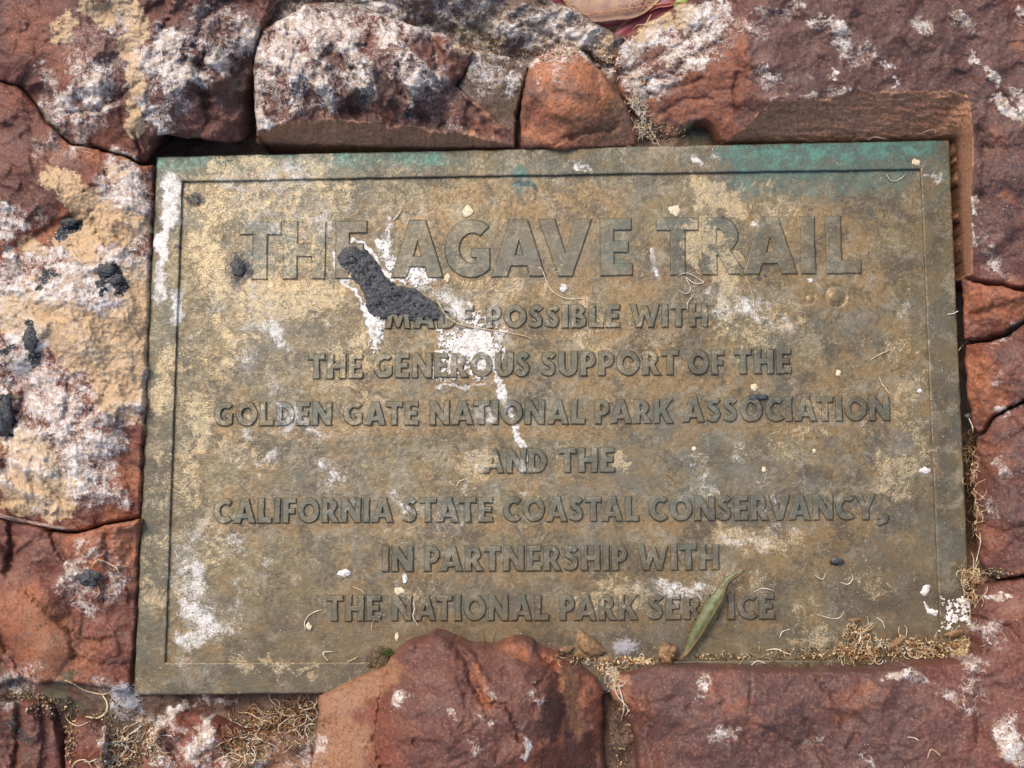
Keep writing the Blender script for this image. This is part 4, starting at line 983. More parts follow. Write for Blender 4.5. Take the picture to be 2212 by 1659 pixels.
# background ridge of crusted rock
stone('575,-70 1165,-70 1186,0 1198,8 1219,13 1240,22 1263,33 1275,42 1286,52 1300,60 1317,66 1338,76 1350,82 1344,110 1336,160 1320,158 1290,150 1258,120 1230,120 1190,130 1150,150 1120,150 1060,130 1010,124 955,92 885,72 820,52 740,30 700,24 650,30 600,66 570,90 560,60 586,0',
      '600,-60,20 600,20,12 570,70,6 700,-40,22 900,-40,24 900,40,12 1000,60,10 1050,-40,20 1060,20,16 1100,60,13 1150,20,15 1165,-60,14 1200,20,12 1190,90,8 1120,130,-1 1060,110,-1 960,70,-1 1240,90,5 1280,60,8 1290,120,3 1330,90,5 1320,150,1 1210,60,12',
      'grey-brown lichen and dust crusted stone behind the top of the plaque', M_CRUST, 1.0, 210, edge=10, drop=5, aniso=-.5,
      cracks=[('960,10 1020,60 1060,90', 9, 5), ('1150,60 1190,80 1210,100', 8, 4), ('1210,60 1240,100', 6, 3), ('1263,108 1300,140 1320,150', 5, 5), ('800,-10 900,30 980,70', 8, 3), ('640,0 720,10', 8, 3)])
stone('549,165 547,145 553,100 566,66 604,45 630,28 657,12 693,4 735,4 778,9 824,32 850,42 885,51 920,62 955,71 991,92 1014,103 1024,112 1010,150 980,182 994,196 1040,232 1080,266 1112,296 1112,322 1062,323 849,322 707,318 554,311 550,240',
      '555,200,14 556,150,18 575,80,18 620,60,26 700,20,22 780,30,26 700,110,36 640,170,32 600,230,24 560,280,15 615,262,18 700,257,19 785,260,19 842,274,17 900,270,17 934,283,15 990,284,13 1030,294,10 1065,305,6 1100,310,2 800,180,36 870,120,36 900,200,30 850,240,24 960,110,28 1000,110,20 990,180,16 960,160,26 960,240,14 1050,270,9 860,60,24 940,75,18',
      'lumpy stone over the plaque, crusted white at left, with a sawn lower face', M_ROCK2, 1.05, 230, edge=12, drop=6, aniso=1.2, sizef=.85,
      cuts=[('554,284 575,280 595,272 611,264 660,262 707,257 785,261 815,266 842,275 870,270 899,270 934,284 984,284 1026,295 1065,306 1108,312', '554,314 707,321 849,325 1062,326 1110,325', -6)],
      cracks=[('930,70 945,120 940,180 960,200', 8, 5), ('760,150 780,180', 7, 4), ('700,50 720,100 690,140', 7, 2.5), ('880,100 860,160 880,210', 8, 4), ('620,80 640,110 630,160', 6, 2.5), ('730,235 790,240 850,265', 6, 2), ('885,245 920,255', 6, 3), ('1040,290 1000,270 960,268 950,275', 3, 1.5)])
stone('1012,112 1022,108 1062,113 1100,124 1137,140 1140,160 1134,180 1129,200 1121,225 1115,250 1112,300 1080,272 1040,240 1000,206 985,186 1008,156',
      '1020,115,12 1062,117,11 1137,145,8 1060,150,9 1100,180,7 1125,200,4 1112,250,1 1110,290,0 1040,220,6 1080,250,3 1000,185,9', 'brown mortar-like wedge stone between the sawn stone and the orange one', M_MORT, .4, 250, edge=5, drop=4, rgh=1.5)
stone('1144,138 1160,124 1183,114 1205,103 1222,97 1245,103 1261,115 1278,132 1293,149 1308,168 1318,186 1336,208 1353,228 1362,248 1368,270 1376,290 1372,314 1350,321 1240,323 1128,321 1124,280 1126,231 1130,200 1137,172',
      '1150,145,12 1222,108,12 1200,170,21 1190,140,18 1250,190,22 1280,160,14 1150,200,14 1135,260,7 1135,310,2 1200,250,16 1250,300,7 1320,220,10 1310,260,9 1355,260,3 1360,305,-3 1300,310,0 1280,240,16',
      'orange pyramid-shaped stone in the middle above the plaque', M_ROCK3, .50, 260, edge=12, drop=6, rgh=2,
      cracks=[('1230,300 1270,285 1330,280', 5, 2.5), ('1290,160 1300,220 1330,270', 7, 1.5), ('1200,310 1240,290', 4, 1.5)])

# ================================================================ the small things lying about
M_FIB = plain('pale dry fibre', (.62, .48, .29), (.42, .27, .13), 2.0, .6, (.74, .68, .55))
M_FIBW = plain('whitish fibre', (.72, .66, .56), (.50, .40, .28), 2.0, .6)
M_FIBB = plain('brown fibre', (.36, .18, .07), (.22, .11, .05), 2.0, .65)
M_TWIG = plain('bark', (.30, .19, .15), (.16, .09, .07), 1.6, .8, (.48, .38, .33), .0006, streak=(.25, 2.2, 1, .2))
M_BLACK = plain('black dropping', (.034, .035, .039), (.078, .079, .082), 2.6, .85, (.15, .145, .14), .0006)
M_WHITE = plain('white dropping', (.76, .74, .71), (.46, .41, .36), 2.6, .6, (.30, .25, .20), .0005)
M_SPOT = plain('cream spot', (.66, .56, .38), (.50, .40, .24), 1.1, .8, (.72, .68, .58), .0003)
M_FLUFF = plain('fluff', (.70, .67, .69), (.52, .49, .51), 1.4, .9)
M_SOIL = plain('dark soil', (.045, .032, .020), (.085, .058, .032), 2.0, .95, (.26, .17, .08), .0008)
M_MOSS = plain('moss', (.05, .075, .02), (.10, .12, .04), 1.2, .9, (.03, .03, .015), .0006)
M_DRY = plain('dry leaf', (.24, .14, .065), (.13, .07, .035), 2.2, .6, (.34, .24, .13), .0003, trans=0)
M_CRUMB = plain('crumb', (.60, .44, .22), (.38, .24, .11), 1.0, .8, (.75, .68, .52))
def leaf_mat(name, c1, c2, edge, size=4, spots=None):
    k = NB(name); W, O, K, G = k.attr('paint')
    col = k.mix(k.rng(k.noise(size, 5, .6, 3, .2), .38, .62), c1, c2)
    col = k.mix(k.rng(k.math('ADD', W, k.math('MULTIPLY', k.noise(3, 4, .6, 8), .6)), .95, 1.25), col, edge)
    if spots: col = k.mix(k.math('MULTIPLY', k.rng(k.noise(1.6, 4, .7, 12), .56, .62), k.rng(k.noise(9, 2, .5, 22), .42, .6)), col, spots)
    return k.done(col, .45, k.bump(k.noise(1.4, 4, .6, 4), .4, .0003), .5)
M_LEAFG = leaf_mat('green leaf', (.068, .080, .026), (.125, .130, .050), (.20, .065, .050), 3, (.10, .045, .02))
M_LEAFT = leaf_mat('tan purple leaf', (.26, .135, .105), (.34, .21, .12), (.30, .17, .07), 5, (.05, .02, .015))
M_LEAFR = leaf_mat('crimson leaf', (.25, .035, .050), (.15, .025, .040), (.33, .08, .07), 6, (.06, .01, .012))
M_LEAFY = leaf_mat('fresh green leaf', (.22, .32, .06), (.30, .40, .10), (.18, .26, .06), 5)

def cat(p, n=6):
    p = [np.array(q, float) for q in p]; p = [2 * p[0] - p[1]] + p + [2 * p[-1] - p[-2]]; o = []
    for i in range(1, len(p) - 2):
        a, b, c, d = p[i - 1:i + 3]
        for j in range(n):
            t = j / n; o.append(.5 * (2 * b + (c - a) * t + (2 * a - 5 * b + 4 * c - d) * t * t + (3 * b - a - 3 * c + d) * t ** 3))
    o.append(p[-2]); return np.array(o)
def tube_geo(X, r, sides=6):
    X = np.asarray(X); n = len(X); T = np.gradient(X, axis=0); T /= np.maximum(np.linalg.norm(T, axis=1), 1e-9)[:, None]
    A = np.cross(T, np.array([.13, .21, .97])); A /= np.maximum(np.linalg.norm(A, axis=1), 1e-9)[:, None]; B = np.cross(T, A)
    r = np.broadcast_to(r, (n,)); th = np.arange(sides) * 2 * np.pi / sides
    V = X[:, None, :] + r[:, None, None] * (np.cos(th)[None, :, None] * A[:, None, :] + np.sin(th)[None, :, None] * B[:, None, :])
    V = V.reshape(-1, 3); f = []
    for i in range(n - 1):
        for j in range(sides):
            k = (j + 1) % sides; f.append((i * sides + j, i * sides + k, (i + 1) * sides + k, (i + 1) * sides + j))
    f.append(tuple(range(sides))[::-1]); f.append(tuple((n - 1) * sides + j for j in range(sides)))
    return V, f
def lay(pts, r, lift=.25, arch=.8, seed=0):
    """curve lying over whatever is under it: pts u,v; r mm"""
    c = cat([(a, b) for a, b in pts], 7)
    h = np.array([max(hat(a, b), hat(a + 3, b), hat(a, b + 3), hat(a - 3, b)) for a, b in c])
    k = np.ones(9) / 9; hp = np.pad(h, 4, mode='edge'); h = np.maximum(h, np.convolve(hp, k, 'valid'))
    h = h + r + lift + arch * np.abs(fbm(np.linspace(0, 3, len(c)) + seed, np.full(len(c), seed * 1.7), 5, 2))
    return P(c[:, 0], c[:, 1], h)
def fibre(pts, label, r=.28, mat=None, name='dry_fibre', group='loose fibres on the plaque', catg='fibre', arch=.8):
    X = lay(pts2(pts), r, arch=arch, seed=len(pts) % 17); n = len(X); rr = r * .001 * (1 - .55 * np.abs(np.linspace(-1, 1, n)) ** 3)
    V, f = tube_geo(X, rr); o = link(name, V, f, mat or M_FIBW); return tag(o, label, catg, group)

for a, l, r, m_ in (
    ('1142,594 1158,581 1170,581 1185,617 1200,634 1225,645 1261,645', 'pale wiry fibre looping under the V of AGAVE', .26, M_FIBW),
    ('927,607 941,639 955,668 970,688 1002,703 1062,713 1126,724 1151,733', 'longest straw fibre, trailing from the black dropping across the white smear', .32, M_FIB),
    ('1026,759 1048,749 1080,751', 'fine white fibre lying on the white smear above GENEROUS', .2, M_FIBW),
    ('1484,671 1486,653 1500,635', 'short pale fibre reaching up from the T of WITH in the second line', .24, M_FIBW),
    ('1463,596 1485,590 1512,604 1520,610 1500,612 1482,600 1492,622 1483,634 1463,626', 'pale knotted fibre under the R of TRAIL', .24, M_FIBW),
    ('1595,587 1610,600 1626,640 1632,700', 'thin straw fibre hanging below the A of TRAIL', .2, M_FIB),
    ('1881,777 1900,766 1922,756', 'straight tan fibre at right of the line ending OF THE', .24, M_FIB),
    ('1899,813 1904,827 1912,838 1922,852', 'grey curved fibre above the last N of ASSOCIATION', .26, M_FIBW),
    ('2045,679 2060,677 2071,671', 'small white fibre sticking over the right rim', .26, M_FIBW),
    ('2070,758 2078,748 2091,736', 'fibre bridging from the right rim to the crack in the red stones', .22, M_FIB),
    ('1628,1279 1647,1271 1672,1276', 'white fibre arched above the ICE of SERVICE', .22, M_FIBW),
    ('1759,1242 1768,1248 1778,1251 1784,1237', 'small hooked white fibre right of the lower WITH', .24, M_FIBW),
    ('1816,1258 1832,1262 1842,1251 1840,1240', 'white crescent fibre below the dark crumb at right', .24, M_FIBW),
    ('1764,1327 1796,1336 1814,1334 1823,1322', 'wavy white fibre above the debris pile', .24, M_FIBW),
    ('1684,1379 1690,1365 1707,1359', 'white fibre bent at a right angle, left of the debris pile', .24, M_FIBW),
    ('1654,1405 1675,1402 1690,1407 1707,1414', 'thick white fibre lying along the lower rim line', .36, M_FIBW),
    ('1622,1438 1636,1428 1655,1434', 'white fibre hooked at the edge of the bottom right stone', .28, M_FIBW),
    ('1892,1333 1906,1343 1911,1359', 'white fibre standing on the debris pile', .24, M_FIBW),
    ('660,1362 658,1346 665,1332 680,1322 697,1317', 'pale fibre curving to the left of the last THE', .32, M_FIBW),
    ('762,1267 778,1274 790,1284', 'tan fibre above the H of the last THE', .24, M_FIB),
    ('803,1362 804,1348 809,1341 824,1342', 'tan hook of fibre below the last THE', .24, M_FIB),
    ('893,1294 895,1317 892,1332 905,1354', 'twisted white fibre crossing the N of NATIONAL in the last line', .30, M_FIBW),
    ('708,1427 700,1416 700,1409 720,1407', 'white hook of fibre just above the bottom rim', .28, M_FIBW),
    ('750,1429 762,1425 773,1419', 'tan splinter on the bottom rim line', .34, M_FIB),
    ('1065,1394 1066,1375 1073,1362', 'thin brown fibre above the big rounded stone', .2, M_FIBB),
    ('1043,1394 1044,1376 1041,1357', 'upright brown fibre behind the big rounded stone', .22, M_FIBB),
    ('1915,375 1922,388 1935,391 1948,384 1956,376', 'white curl of fibre in the top right corner of the panel', .24, M_FIBW),
    ('849,477 858,466 868,453', 'short whitish splinter before the A of AGAVE', .38, M_FIBW),
    ('1438,1022 1450,1030 1460,1046', 'red-brown sliver right of the words AND THE', .42, M_FIBB),
    ('985,1052 993,1040 1004,1036', 'tiny tan splinter under the word AND', .3, M_FIB),
    ('1450,1045 1440,1046', 'tiny brown fibre between AND THE and COASTAL', .2, M_FIBB)):
    fibre(a, l, r, m_)
for a, l, r, m_ in (
    ('1411,12 1409,24 1405,34 1390,60', 'bent tan stalk rising over the leaf gap', .35, M_FIB),
    ('1366,64 1376,55 1390,53 1407,53', 'thin tan stalk at the lower tip of the leaf gap', .25, M_FIB),
    ('1347,80 1359,96 1374,119', 'tan fibre below the leaf gap', .26, M_FIB),
    ('1214,92 1230,89 1242,94 1251,107', 'straw arch over the tip of the orange stone', .26, M_FIB),
    ('1331,178 1338,166 1356,167 1375,166 1397,156', 'pale wavy fibre on the sloping side of the boulder', .24, M_FIB),
    ('1363,181 1388,182 1395,168', 'small pale hook of fibre on the sloping side of the boulder', .22, M_FIB),
    ('1500,95 1515,86 1532,92 1520,105', 'thin loop of fibre high on the boulder slope', .2, M_FIB),
    ('1875,302 1890,296 1915,300', 'grey thread at the top edge of the plaque', .2, M_FIBW),
    ('1985,290 2005,282 2018,280 2022,292', 'curled thread in the cut corner above the plaque', .22, M_FIB),
    ('2091,900 2101,923 2099,940 2094,955', 'thick white fibre with a knob in the gap at right', .4, M_FIBW),
    ('2105,1225 2112,1200 2118,1170 2116,1150', 'white fibre leaning out of the gap at lower right', .26, M_FIBW),
    ('2003,1640 2010,1620 2020,1622 2033,1634', 'pale curl on the bottom right stone', .28, M_FIB),
    ('1960,1592 1975,1594 1985,1600', 'short pale fibre on the bottom right stone', .26, M_FIBW),
    ('140,1469 160,1478 180,1490 200,1496 222,1500 240,1496', 'root-like straw fibre leading to the corner fluff', .42, M_FIB),
    ('222,1502 232,1520 228,1540 210,1551 185,1548', 'tan curl below the corner fluff', .6, M_FIB),
    ('140,1545 150,1560 170,1568 190,1560', 'thin pale fibre on the mortar at lower left', .26, M_FIB),
    ('155,1659 165,1645 185,1642 200,1659', 'straw loop at the bottom edge of the picture', .36, M_FIB),
    ('272,1592 295,1576 312,1562', 'grey straw lying on the mortar under the plaque corner', .34, M_FIBW),
    ('196,1226 210,1210 228,1214 250,1226 258,1240', 'tan stalk with frayed ends by the black lump', .36, M_FIB),
    ('175,1240 165,1228 150,1222', 'thin frayed fibre left of the black lump', .24, M_FIB),
    ('210,1262 214,1280 206,1292', 'small brown fibre under the black lump', .24, M_FIB),
    ('2,652 30,648 60,655', 'hair-thin fibre on the crusted stone at left', .18, M_FIB),
    ('225,498 240,494 262,500 285,512', 'hair-thin fibre on the crusted stone near the rim', .2, M_FIB),
    ('118,971 128,976 138,982', 'short splinter on the lower crusted stone', .3, M_FIB),
    ('1335,1475 1342,1500 1348,1530 1340,1560', 'pale root in the joint right of the big rounded stone', .34, M_FIBW),
    ('1328,1470 1332,1500 1356,1530 1350,1548', 'second thinner root in the joint right of the big rounded stone', .26, M_FIBW)):
    fibre(a, l, r, m_, group='loose fibres on the stones')

# rotting twig across the left stones
X = lay(pts2('-20,1108 30,1121 80,1131 146,1143'), 1.1, .6, .3); V, f = tube_geo(X, .0011 * np.interp(np.linspace(0, 1, len(X)), [0, .1, .8, .97, 1], [1.0, 1.05, .85, .8, .35]), 9)
V = V + .00018 * np.stack([fbm(V[:, 0] * 900, V[:, 1] * 900, 3, 3), fbm(V[:, 0] * 900, V[:, 1] * 900, 5, 3), fbm(V[:, 0] * 700, V[:, 2] * 900, 7, 3)], 1)
tag(link('twig', V, f, M_TWIG), 'weathered grey-pink twig lying across the joint at the left edge', 'twig')

# ---- droppings
drop1 = empty('bird_dropping', tuple(P(930, 700, FACE_H)))
tag(drop1, 'big bird dropping, black lump over a white smear across the lettering', 'bird dropping')
def crust_fun(th, sd, base=None):
    def fn(u, v, d):
        if base is None: b = face_h(u, v)
        else: b = np.array([base(a, c) for a, c in zip(u, v)])
        e = sstep(0, 9, d); return b + .05 + th * e * (.45 + .8 * np.clip(.5 + fbm(u / 26, v / 26, sd, 4, .6), 0, 1.3)) + .12 * fbm(u / 5, v / 5, sd + 3, 3, .6), None
    return fn
def ragged(sd, a=9, lo=0.0):
    def kp(u, v, d): return (fbm(u / 11, v / 11, sd, 5, .78) + .7 * fbm(u / 36, v / 36, sd + 3, 2) > lo - .032 * d - .05)
    return kp
for i, (pl, th, lo) in enumerate((
    ('812,540 815,512 824,505 836,520 846,545 858,562 880,570 905,572 928,580 938,600 942,612 926,622 900,628 880,620 850,606 836,592 822,570', .7, .30),
    ('792,656 806,688 813,706 799,727 793,752 802,768 822,761 829,735 830,706 840,683 858,675 845,668 820,664', .9, .10),
    ('934,713 955,706 977,717 1000,690 1019,674 1048,669 1050,692 1076,695 1101,713 1088,727 1093,752 1093,781 1084,798 1090,816 1076,825 1062,808 1048,824 1026,822 1012,806 991,814 977,822 955,826 934,822 930,798 938,763 948,734', .6, .05),
    ('1068,812 1078,823 1086,845 1098,862 1088,868 1080,850 1070,828', .6, -.1),
    ('1101,915 1117,917 1122,935 1130,951 1141,965 1141,994 1133,996 1132,970 1117,965 1112,940', .7, -.1))):
    patch('white_smear', rough(pts2(pl), 3, 300 + i, 5), crust_fun(th, 310 + i), M_WHITE, drop1, step=1.7, skirt=FACE_H - .35, keep=ragged(320 + i, lo=lo), reg=True)
BP = rough(pts2('729,552 737,537 752,530 770,528 788,535 800,550 815,568 828,590 842,608 856,618 878,618 905,625 922,640 934,646 949,660 957,680 946,696 925,694 908,690 896,698 880,690 862,680 846,680 834,690 812,684 794,662 784,638 774,616 760,600 744,594 732,578'), 5, 341, 4)
def black_fun(u, v, d):
    e = np.sqrt(np.clip(1 - np.clip(1 - d / 13, 0, 1) ** 2, 0, 1))
    h = FACE_H + .2 + e * (1.7 + .9 * fbm(u / 30, v / 30, 351, 4, .6) + .8 * chips(u / 19, v / 19, 3)) - 1.2 * e * sstep(.07, .0, np.abs(gn(u / 30 + .6 * gn(u / 9, v / 9, 2), v / 30, 358))) + .3 * fbm(u / 5, v / 5, 357, 3)
    return h, None
patch('black_lump', BP, black_fun, M_BLACK, drop1, step=1.7, skirt=FACE_H - .35)

drop2 = empty('bird_dropping', tuple(P(2070, 1330, 0)))
tag(drop2, 'white bird dropping splashed over the lower right corner of the rim', 'bird dropping')
for i, (pl, lo) in enumerate((('2025,1277 2034,1290 2055,1296 2077,1285 2100,1294 2106,1320 2104,1342 2116,1357 2100,1368 2077,1352 2054,1362 2026,1368 2030,1342 2046,1320 2030,1302', -.02), ('1986,1280 1996,1266 2012,1262 2010,1278 1998,1288', -1.5), ('1990,1294 2000,1304 2010,1316 2028,1320 2024,1332 2002,1326', -1.0))):
    patch('white_splash', rough(pts2(pl), 3, 370 + i, 5), crust_fun(.7, 380 + i, hat), M_WHITE, drop2, step=1.8, skirt=FACE_H - .3, keep=ragged(390 + i, lo=lo))

# ---- lumps
def lump(name, u, v, r, label, mat, catg, sx=1.0, sy=1.0, hz=.8, sd=0, parent=None, seg=22, rg=14, amp=.25, group=None, sink=.3):
    th = np.linspace(0, 2 * np.pi, seg, endpoint=False); ph = np.linspace(-np.pi / 2, np.pi / 2, rg)
    Pn, T = np.meshgrid(ph, th, indexing='ij'); x = np.cos(Pn) * np.cos(T); y = np.cos(Pn) * np.sin(T); z = np.sin(Pn)
    k = 1 + amp * fbm(x * 1.3 + sd + z, y * 1.3 - z + sd, 3, 4, .6)
    c = P(u, v, hat(u, v)); R = r * .000267
    if name == 'dried_spot': R = R * .85
    V = np.stack([x * R * sx * k, y * R * sy * k, z * R * hz * k], -1).reshape(-1, 3) + c + np.array([0, 0, R * hz * (1 - sink)])
    f = [(i * seg + j, i * seg + (j + 1) % seg, (i + 1) * seg + (j + 1) % seg, (i + 1) * seg + j) for i in range(rg - 1) for j in range(seg)]
    o = link(name, V, f, mat, parent)
    return tag(o, label, catg, group) if parent is None else o
for u, v, r, sx, sy, hz, l, sd in (
    (232, 585, 15, 1.2, .8, .5, 'black lump of dropping ringed with white on the crusted stone, beside the rim', 3),
    (252, 605, 13, 1.0, .8, .5, 'shiny black flake just below the ringed black lump on the crusted stone', 4),
    (150, 482, 14, 1.1, .6, .5, 'black crusty lump on the red ledge above the guano at left', 5),
    (13, 900, 26, .6, 1.5, .5, 'large grey-black flaky lump at the left edge of the picture', 6),
    (68, 735, 18, .8, 1.2, .4, 'black patchy lump in the guano near the left edge', 7),
    (198, 1247, 18, 1.1, .8, .55, 'black lump with a white lip on the red stone at lower left', 8),
    (1806, 1213, 11, 1.0, .7, .6, 'small dark crumb right of the word WITH', 9),
    (516, 578, 15, .9, 1.1, .25, 'flattened black dropping before the T of the title', 10),
    (1638, 858, 13, 1.5, .5, .35, 'dark tuft on the first letters of ASSOCIATION', 11)):
    lump('dark_lump', u, v, r, l, M_BLACK, 'lump', sx, sy, hz, sd, amp=.55, seg=28, rg=18, group='black lumps of dropping')
for u, v, r, sx, sy, hz, l, sd in (
    (1010, 457, 13, 1, 1, .12, 'round cream spot above the G of AGAVE', 1), (1458, 455, 12, 1, 1, .12, 'round cream spot above the T of TRAIL', 2),
    (1218, 622, 10, 1.1, .9, .15, 'white round spot below the V of AGAVE', 3), (1190, 517, 8, 1, 1, .15, 'small pale spot on the V of AGAVE', 4),
    (966, 601, 8, 1, 1.2, .2, 'small pinkish ring spot under the G of AGAVE', 5), (1750, 606, 6, 1, 1, .25, 'small white dot under the I of TRAIL', 6),
    (1628, 837, 8, 1, 1, .25, 'cream dot above the second S of ASSOCIATION', 7), (1811, 806, 7, 1, 1, .25, 'cream dot right of the line OF THE', 8),
    (1997, 1017, 9, 1.3, .8, .2, 'white oval spot against the right rim', 9), (1759, 974, 5, 1, 1, .3, 'pale dot below the word ASSOCIATION, right one', 10),
    (1499, 969, 5, 1, 1, .3, 'pale dot below the word ASSOCIATION, left one', 11), (1979, 351, 9, 1, .9, .15, 'grey-white spot on the top rim near the right corner', 12),
    (1650, 1014, 6, 1, 1, .2, 'pale dot above the word CONSERVANCY', 13), (2076 - 90, 844, 5, 1, 1, .3, 'white dot right of the word ASSOCIATION', 14),
    (668, 1353, 9, 1, .8, .5, 'pale seed at the end of the curved fibre, lower left', 15), (2091, 899, 7, 1, 1, .9, 'white knob at the head of the thick fibre in the right gap', 16),
    (745, 1238, 10, 1.4, .8, .25, 'white droplet left of the words IN PARTNERSHIP', 17), (875, 1251, 8, .8, 1.3, .25, 'white droplet under the N of IN', 18),
    (863, 1276, 9, 1.2, .9, .15, 'pale grey smudge under the words IN PARTNERSHIP', 19), (857, 1375, 7, .8, 1.3, .2, 'pale speck just above the big rounded stone', 20)):
    lump('dried_spot', u, v, r, l, M_SPOT if sd not in (3, 6, 9, 14, 17, 18, 16) else M_WHITE, 'spot', sx * (.8 + .35 * ((sd * 7) % 5) / 5), sy, hz * .8, sd, amp=.55, group='dried spots on the plaque', seg=26, rg=12)

# ---- leaves
def blade(name, pts, mat, parent, lift=0, roll=1.0, th=.25, n=9, base=None, wob=.6, sd=0, curl=0.0):
    """pts: u,v,half width px,height mm; cross-section bent by roll (radians); closed skin with thickness"""
    c = cat(pts, 6); uv = c[:, :2]; w_ = np.maximum(c[:, 2], .6); hh = c[:, 3]
    X = P(uv[:, 0], uv[:, 1], hh + (np.array([max(hat(a, b), -4) for a, b in uv]) if base == 'lay' else 0))
    T = np.gradient(X, axis=0); T /= np.linalg.norm(T, axis=1)[:, None]; N = np.cross(T, np.array([0, 0, 1.0])); N /= np.linalg.norm(N, axis=1)[:, None]; B = np.cross(N, T); B /= np.linalg.norm(B, axis=1)[:, None]
    s = np.linspace(-1, 1, n); W_ = w_ * .000262
    V = []; col = []
    for side in (1, -1):
        for i in range(len(X)):
            for q in s:
                a = roll * q; R_ = W_[i] / max(math.sin(min(abs(roll), 1.5)), .2) if roll else 0
                x = R_ * math.sin(a) if roll else W_[i] * q; z = (R_ * math.cos(a) - R_ * math.cos(roll)) if roll else 0
                z += curl * W_[i] * abs(q) + wob * .0004 * float(gn(np.array(i * .35 + sd), np.array(q * 1.7 + sd), 2))
                z += side * th * .0005 * (1 - .8 * abs(q) ** 3)
                V.append(X[i] + N[i] * x + B[i] * z); col.append((abs(q) ** 3 * .75 + max(0, 1 - i / 12, 1 - (len(X) - 1 - i) / 16) * .9, 0, 0, 1))
    m_ = len(X) * n; f = []
    for i in range(len(X) - 1):
        for j in range(n - 1):
            a = i * n + j; f.append((a, a + 1, a + n + 1, a + n)); f.append((m_ + a, m_ + a + n, m_ + a + n + 1, m_ + a + 1))
        for j in (0, n - 1):
            a = i * n + j; f.append((a, a + n, m_ + a + n, m_ + a))
    for i in (0, len(X) - 1):
        for j in range(n - 1): a = i * n + j; f.append((a, m_ + a, m_ + a + 1, a + 1))
    col = np.array(col); o = link(name, np.array(V), f, mat, parent, {'paint': col, 'tint': col * 0}); return o, X, N, B, W_
gl = empty('green_leaf', tuple(P(1535, 1330, 1)))
tag(gl, 'narrow folded green leaf with reddish tips lying across the word SERVICE', 'leaf')
gpts = [(1468, 1426, 2.5, 2.5), (1484, 1408, 7, 3), (1500, 1380, 14, 3.2), (1520, 1345, 17.5, 4.0), (1537, 1316, 19, 4.4), (1552, 1291, 16, 4.6), (1563, 1268, 11, 4.8), (1572, 1254, 8, 5.2), (1588, 1242, 7.5, 5.8), (1602, 1234, 5.5, 6.2), (1611, 1231, 1.5, 6.4)]
o, X, N, B, W_ = blade('blade', [(a, b, w_ * .88, z) for a, b, w_, z in gpts], M_LEAFG, gl, roll=1.0, th=.35, n=13, wob=.9)
V, f = tube_geo(X[3:-6] + N[3:-6] * (W_[3:-6] * .35)[:, None] + B[3:-6] * (W_[3:-6] * .66)[:, None] , .00022, 5); link('midrib', V, f, M_FIBB, gl)
note(np.array([1500, 1510, 1520, 1537, 1552.]), np.array([1380, 1360, 1345, 1316, 1291.]), np.full(5, 5.))
for pts, m_, l, rl in (
    ([(1190, -70, 20, -12), (1235, -20, 30, -12), (1275, 14, 34, -12), (1325, 14, 32, -12), (1370, 5, 34, -12), (1420, -30, 26, -11), (1450, -70, 14, -10)], M_LEAFT, 'broad tan and purple spotted leaf in the gap behind the top of the wall', .5),
    ([(1320, 90, 4, -19), (1345, 68, 14, -19), (1375, 46, 17, -18), (1410, 26, 16, -17), (1450, 2, 16, -16), (1490, -30, 10, -15)], M_LEAFR, 'crimson leaf pointing down into the tip of the gap', .6),
    ([(1400, 22, 5, -13), (1420, 8, 10, -13), (1450, 2, 11, -12), (1480, -15, 8, -12)], M_LEAFR, 'small dark red leaf behind the crimson one', .6),
    ([(1160, 8, 6, -16), (1195, 0, 14, -16), (1230, -12, 16, -16), (1280, -30, 12, -16)], M_LEAFR, 'purple-red leaf at the upper left of the gap', .5),
    ([(1455, 30, 3, -12), (1468, 8, 12, -10), (1485, -10, 18, -8), (1510, -50, 18, -5)], M_LEAFY, 'tip of a fresh green leaf at the right of the gap', .5),
    ([(1240, 62, 6, -24), (1290, 60, 18, -24), (1350, 50, 20, -24), (1420, 20, 20, -24)], M_LEAFR, 'shaded purple leaf lowest in the gap', .3)):
    o, X, N, B, W_ = blade('fallen_leaf', pts, m_, None, roll=rl, th=.4, n=9); tag(o, l, 'leaf', 'fallen leaves behind the wall')
V, f = tube_geo(P(*[np.array(q) for q in zip(*[(1250, 36, -8.5), (1290, 28, -8), (1340, 21, -8), (1400, 12, -8), (1440, 7, -8.5), (1490, 4, -9)])]), .00035, 6)
tag(link('leaf_stalk', V, f, plain('red stalk', (.40, .16, .10), (.50, .30, .16), 5)), 'long thin red stalk lying over the spotted leaf', 'stalk')
cl = empty('curled_dry_leaf', tuple(P(1265, 1400, 0)))
tag(cl, 'brown dry leaf curled up at the bottom edge between the two stones', 'leaf')
blade('blade', [(1252, 1362, 4, 2.5), (1258, 1380, 15, 3.5), (1272, 1396, 19, 3.5), (1290, 1404, 14, 3), (1308, 1406, 3, 2)], M_DRY, cl, roll=1.35, th=.4, n=11, base='lay', sd=4)
blade('torn_piece', [(1236, 1420, 3, 1.5), (1256, 1410, 9, 2.2), (1276, 1414, 11, 2.2), (1296, 1420, 3, 1.5)], M_DRY, cl, roll=.7, th=.4, base='lay', sd=9)
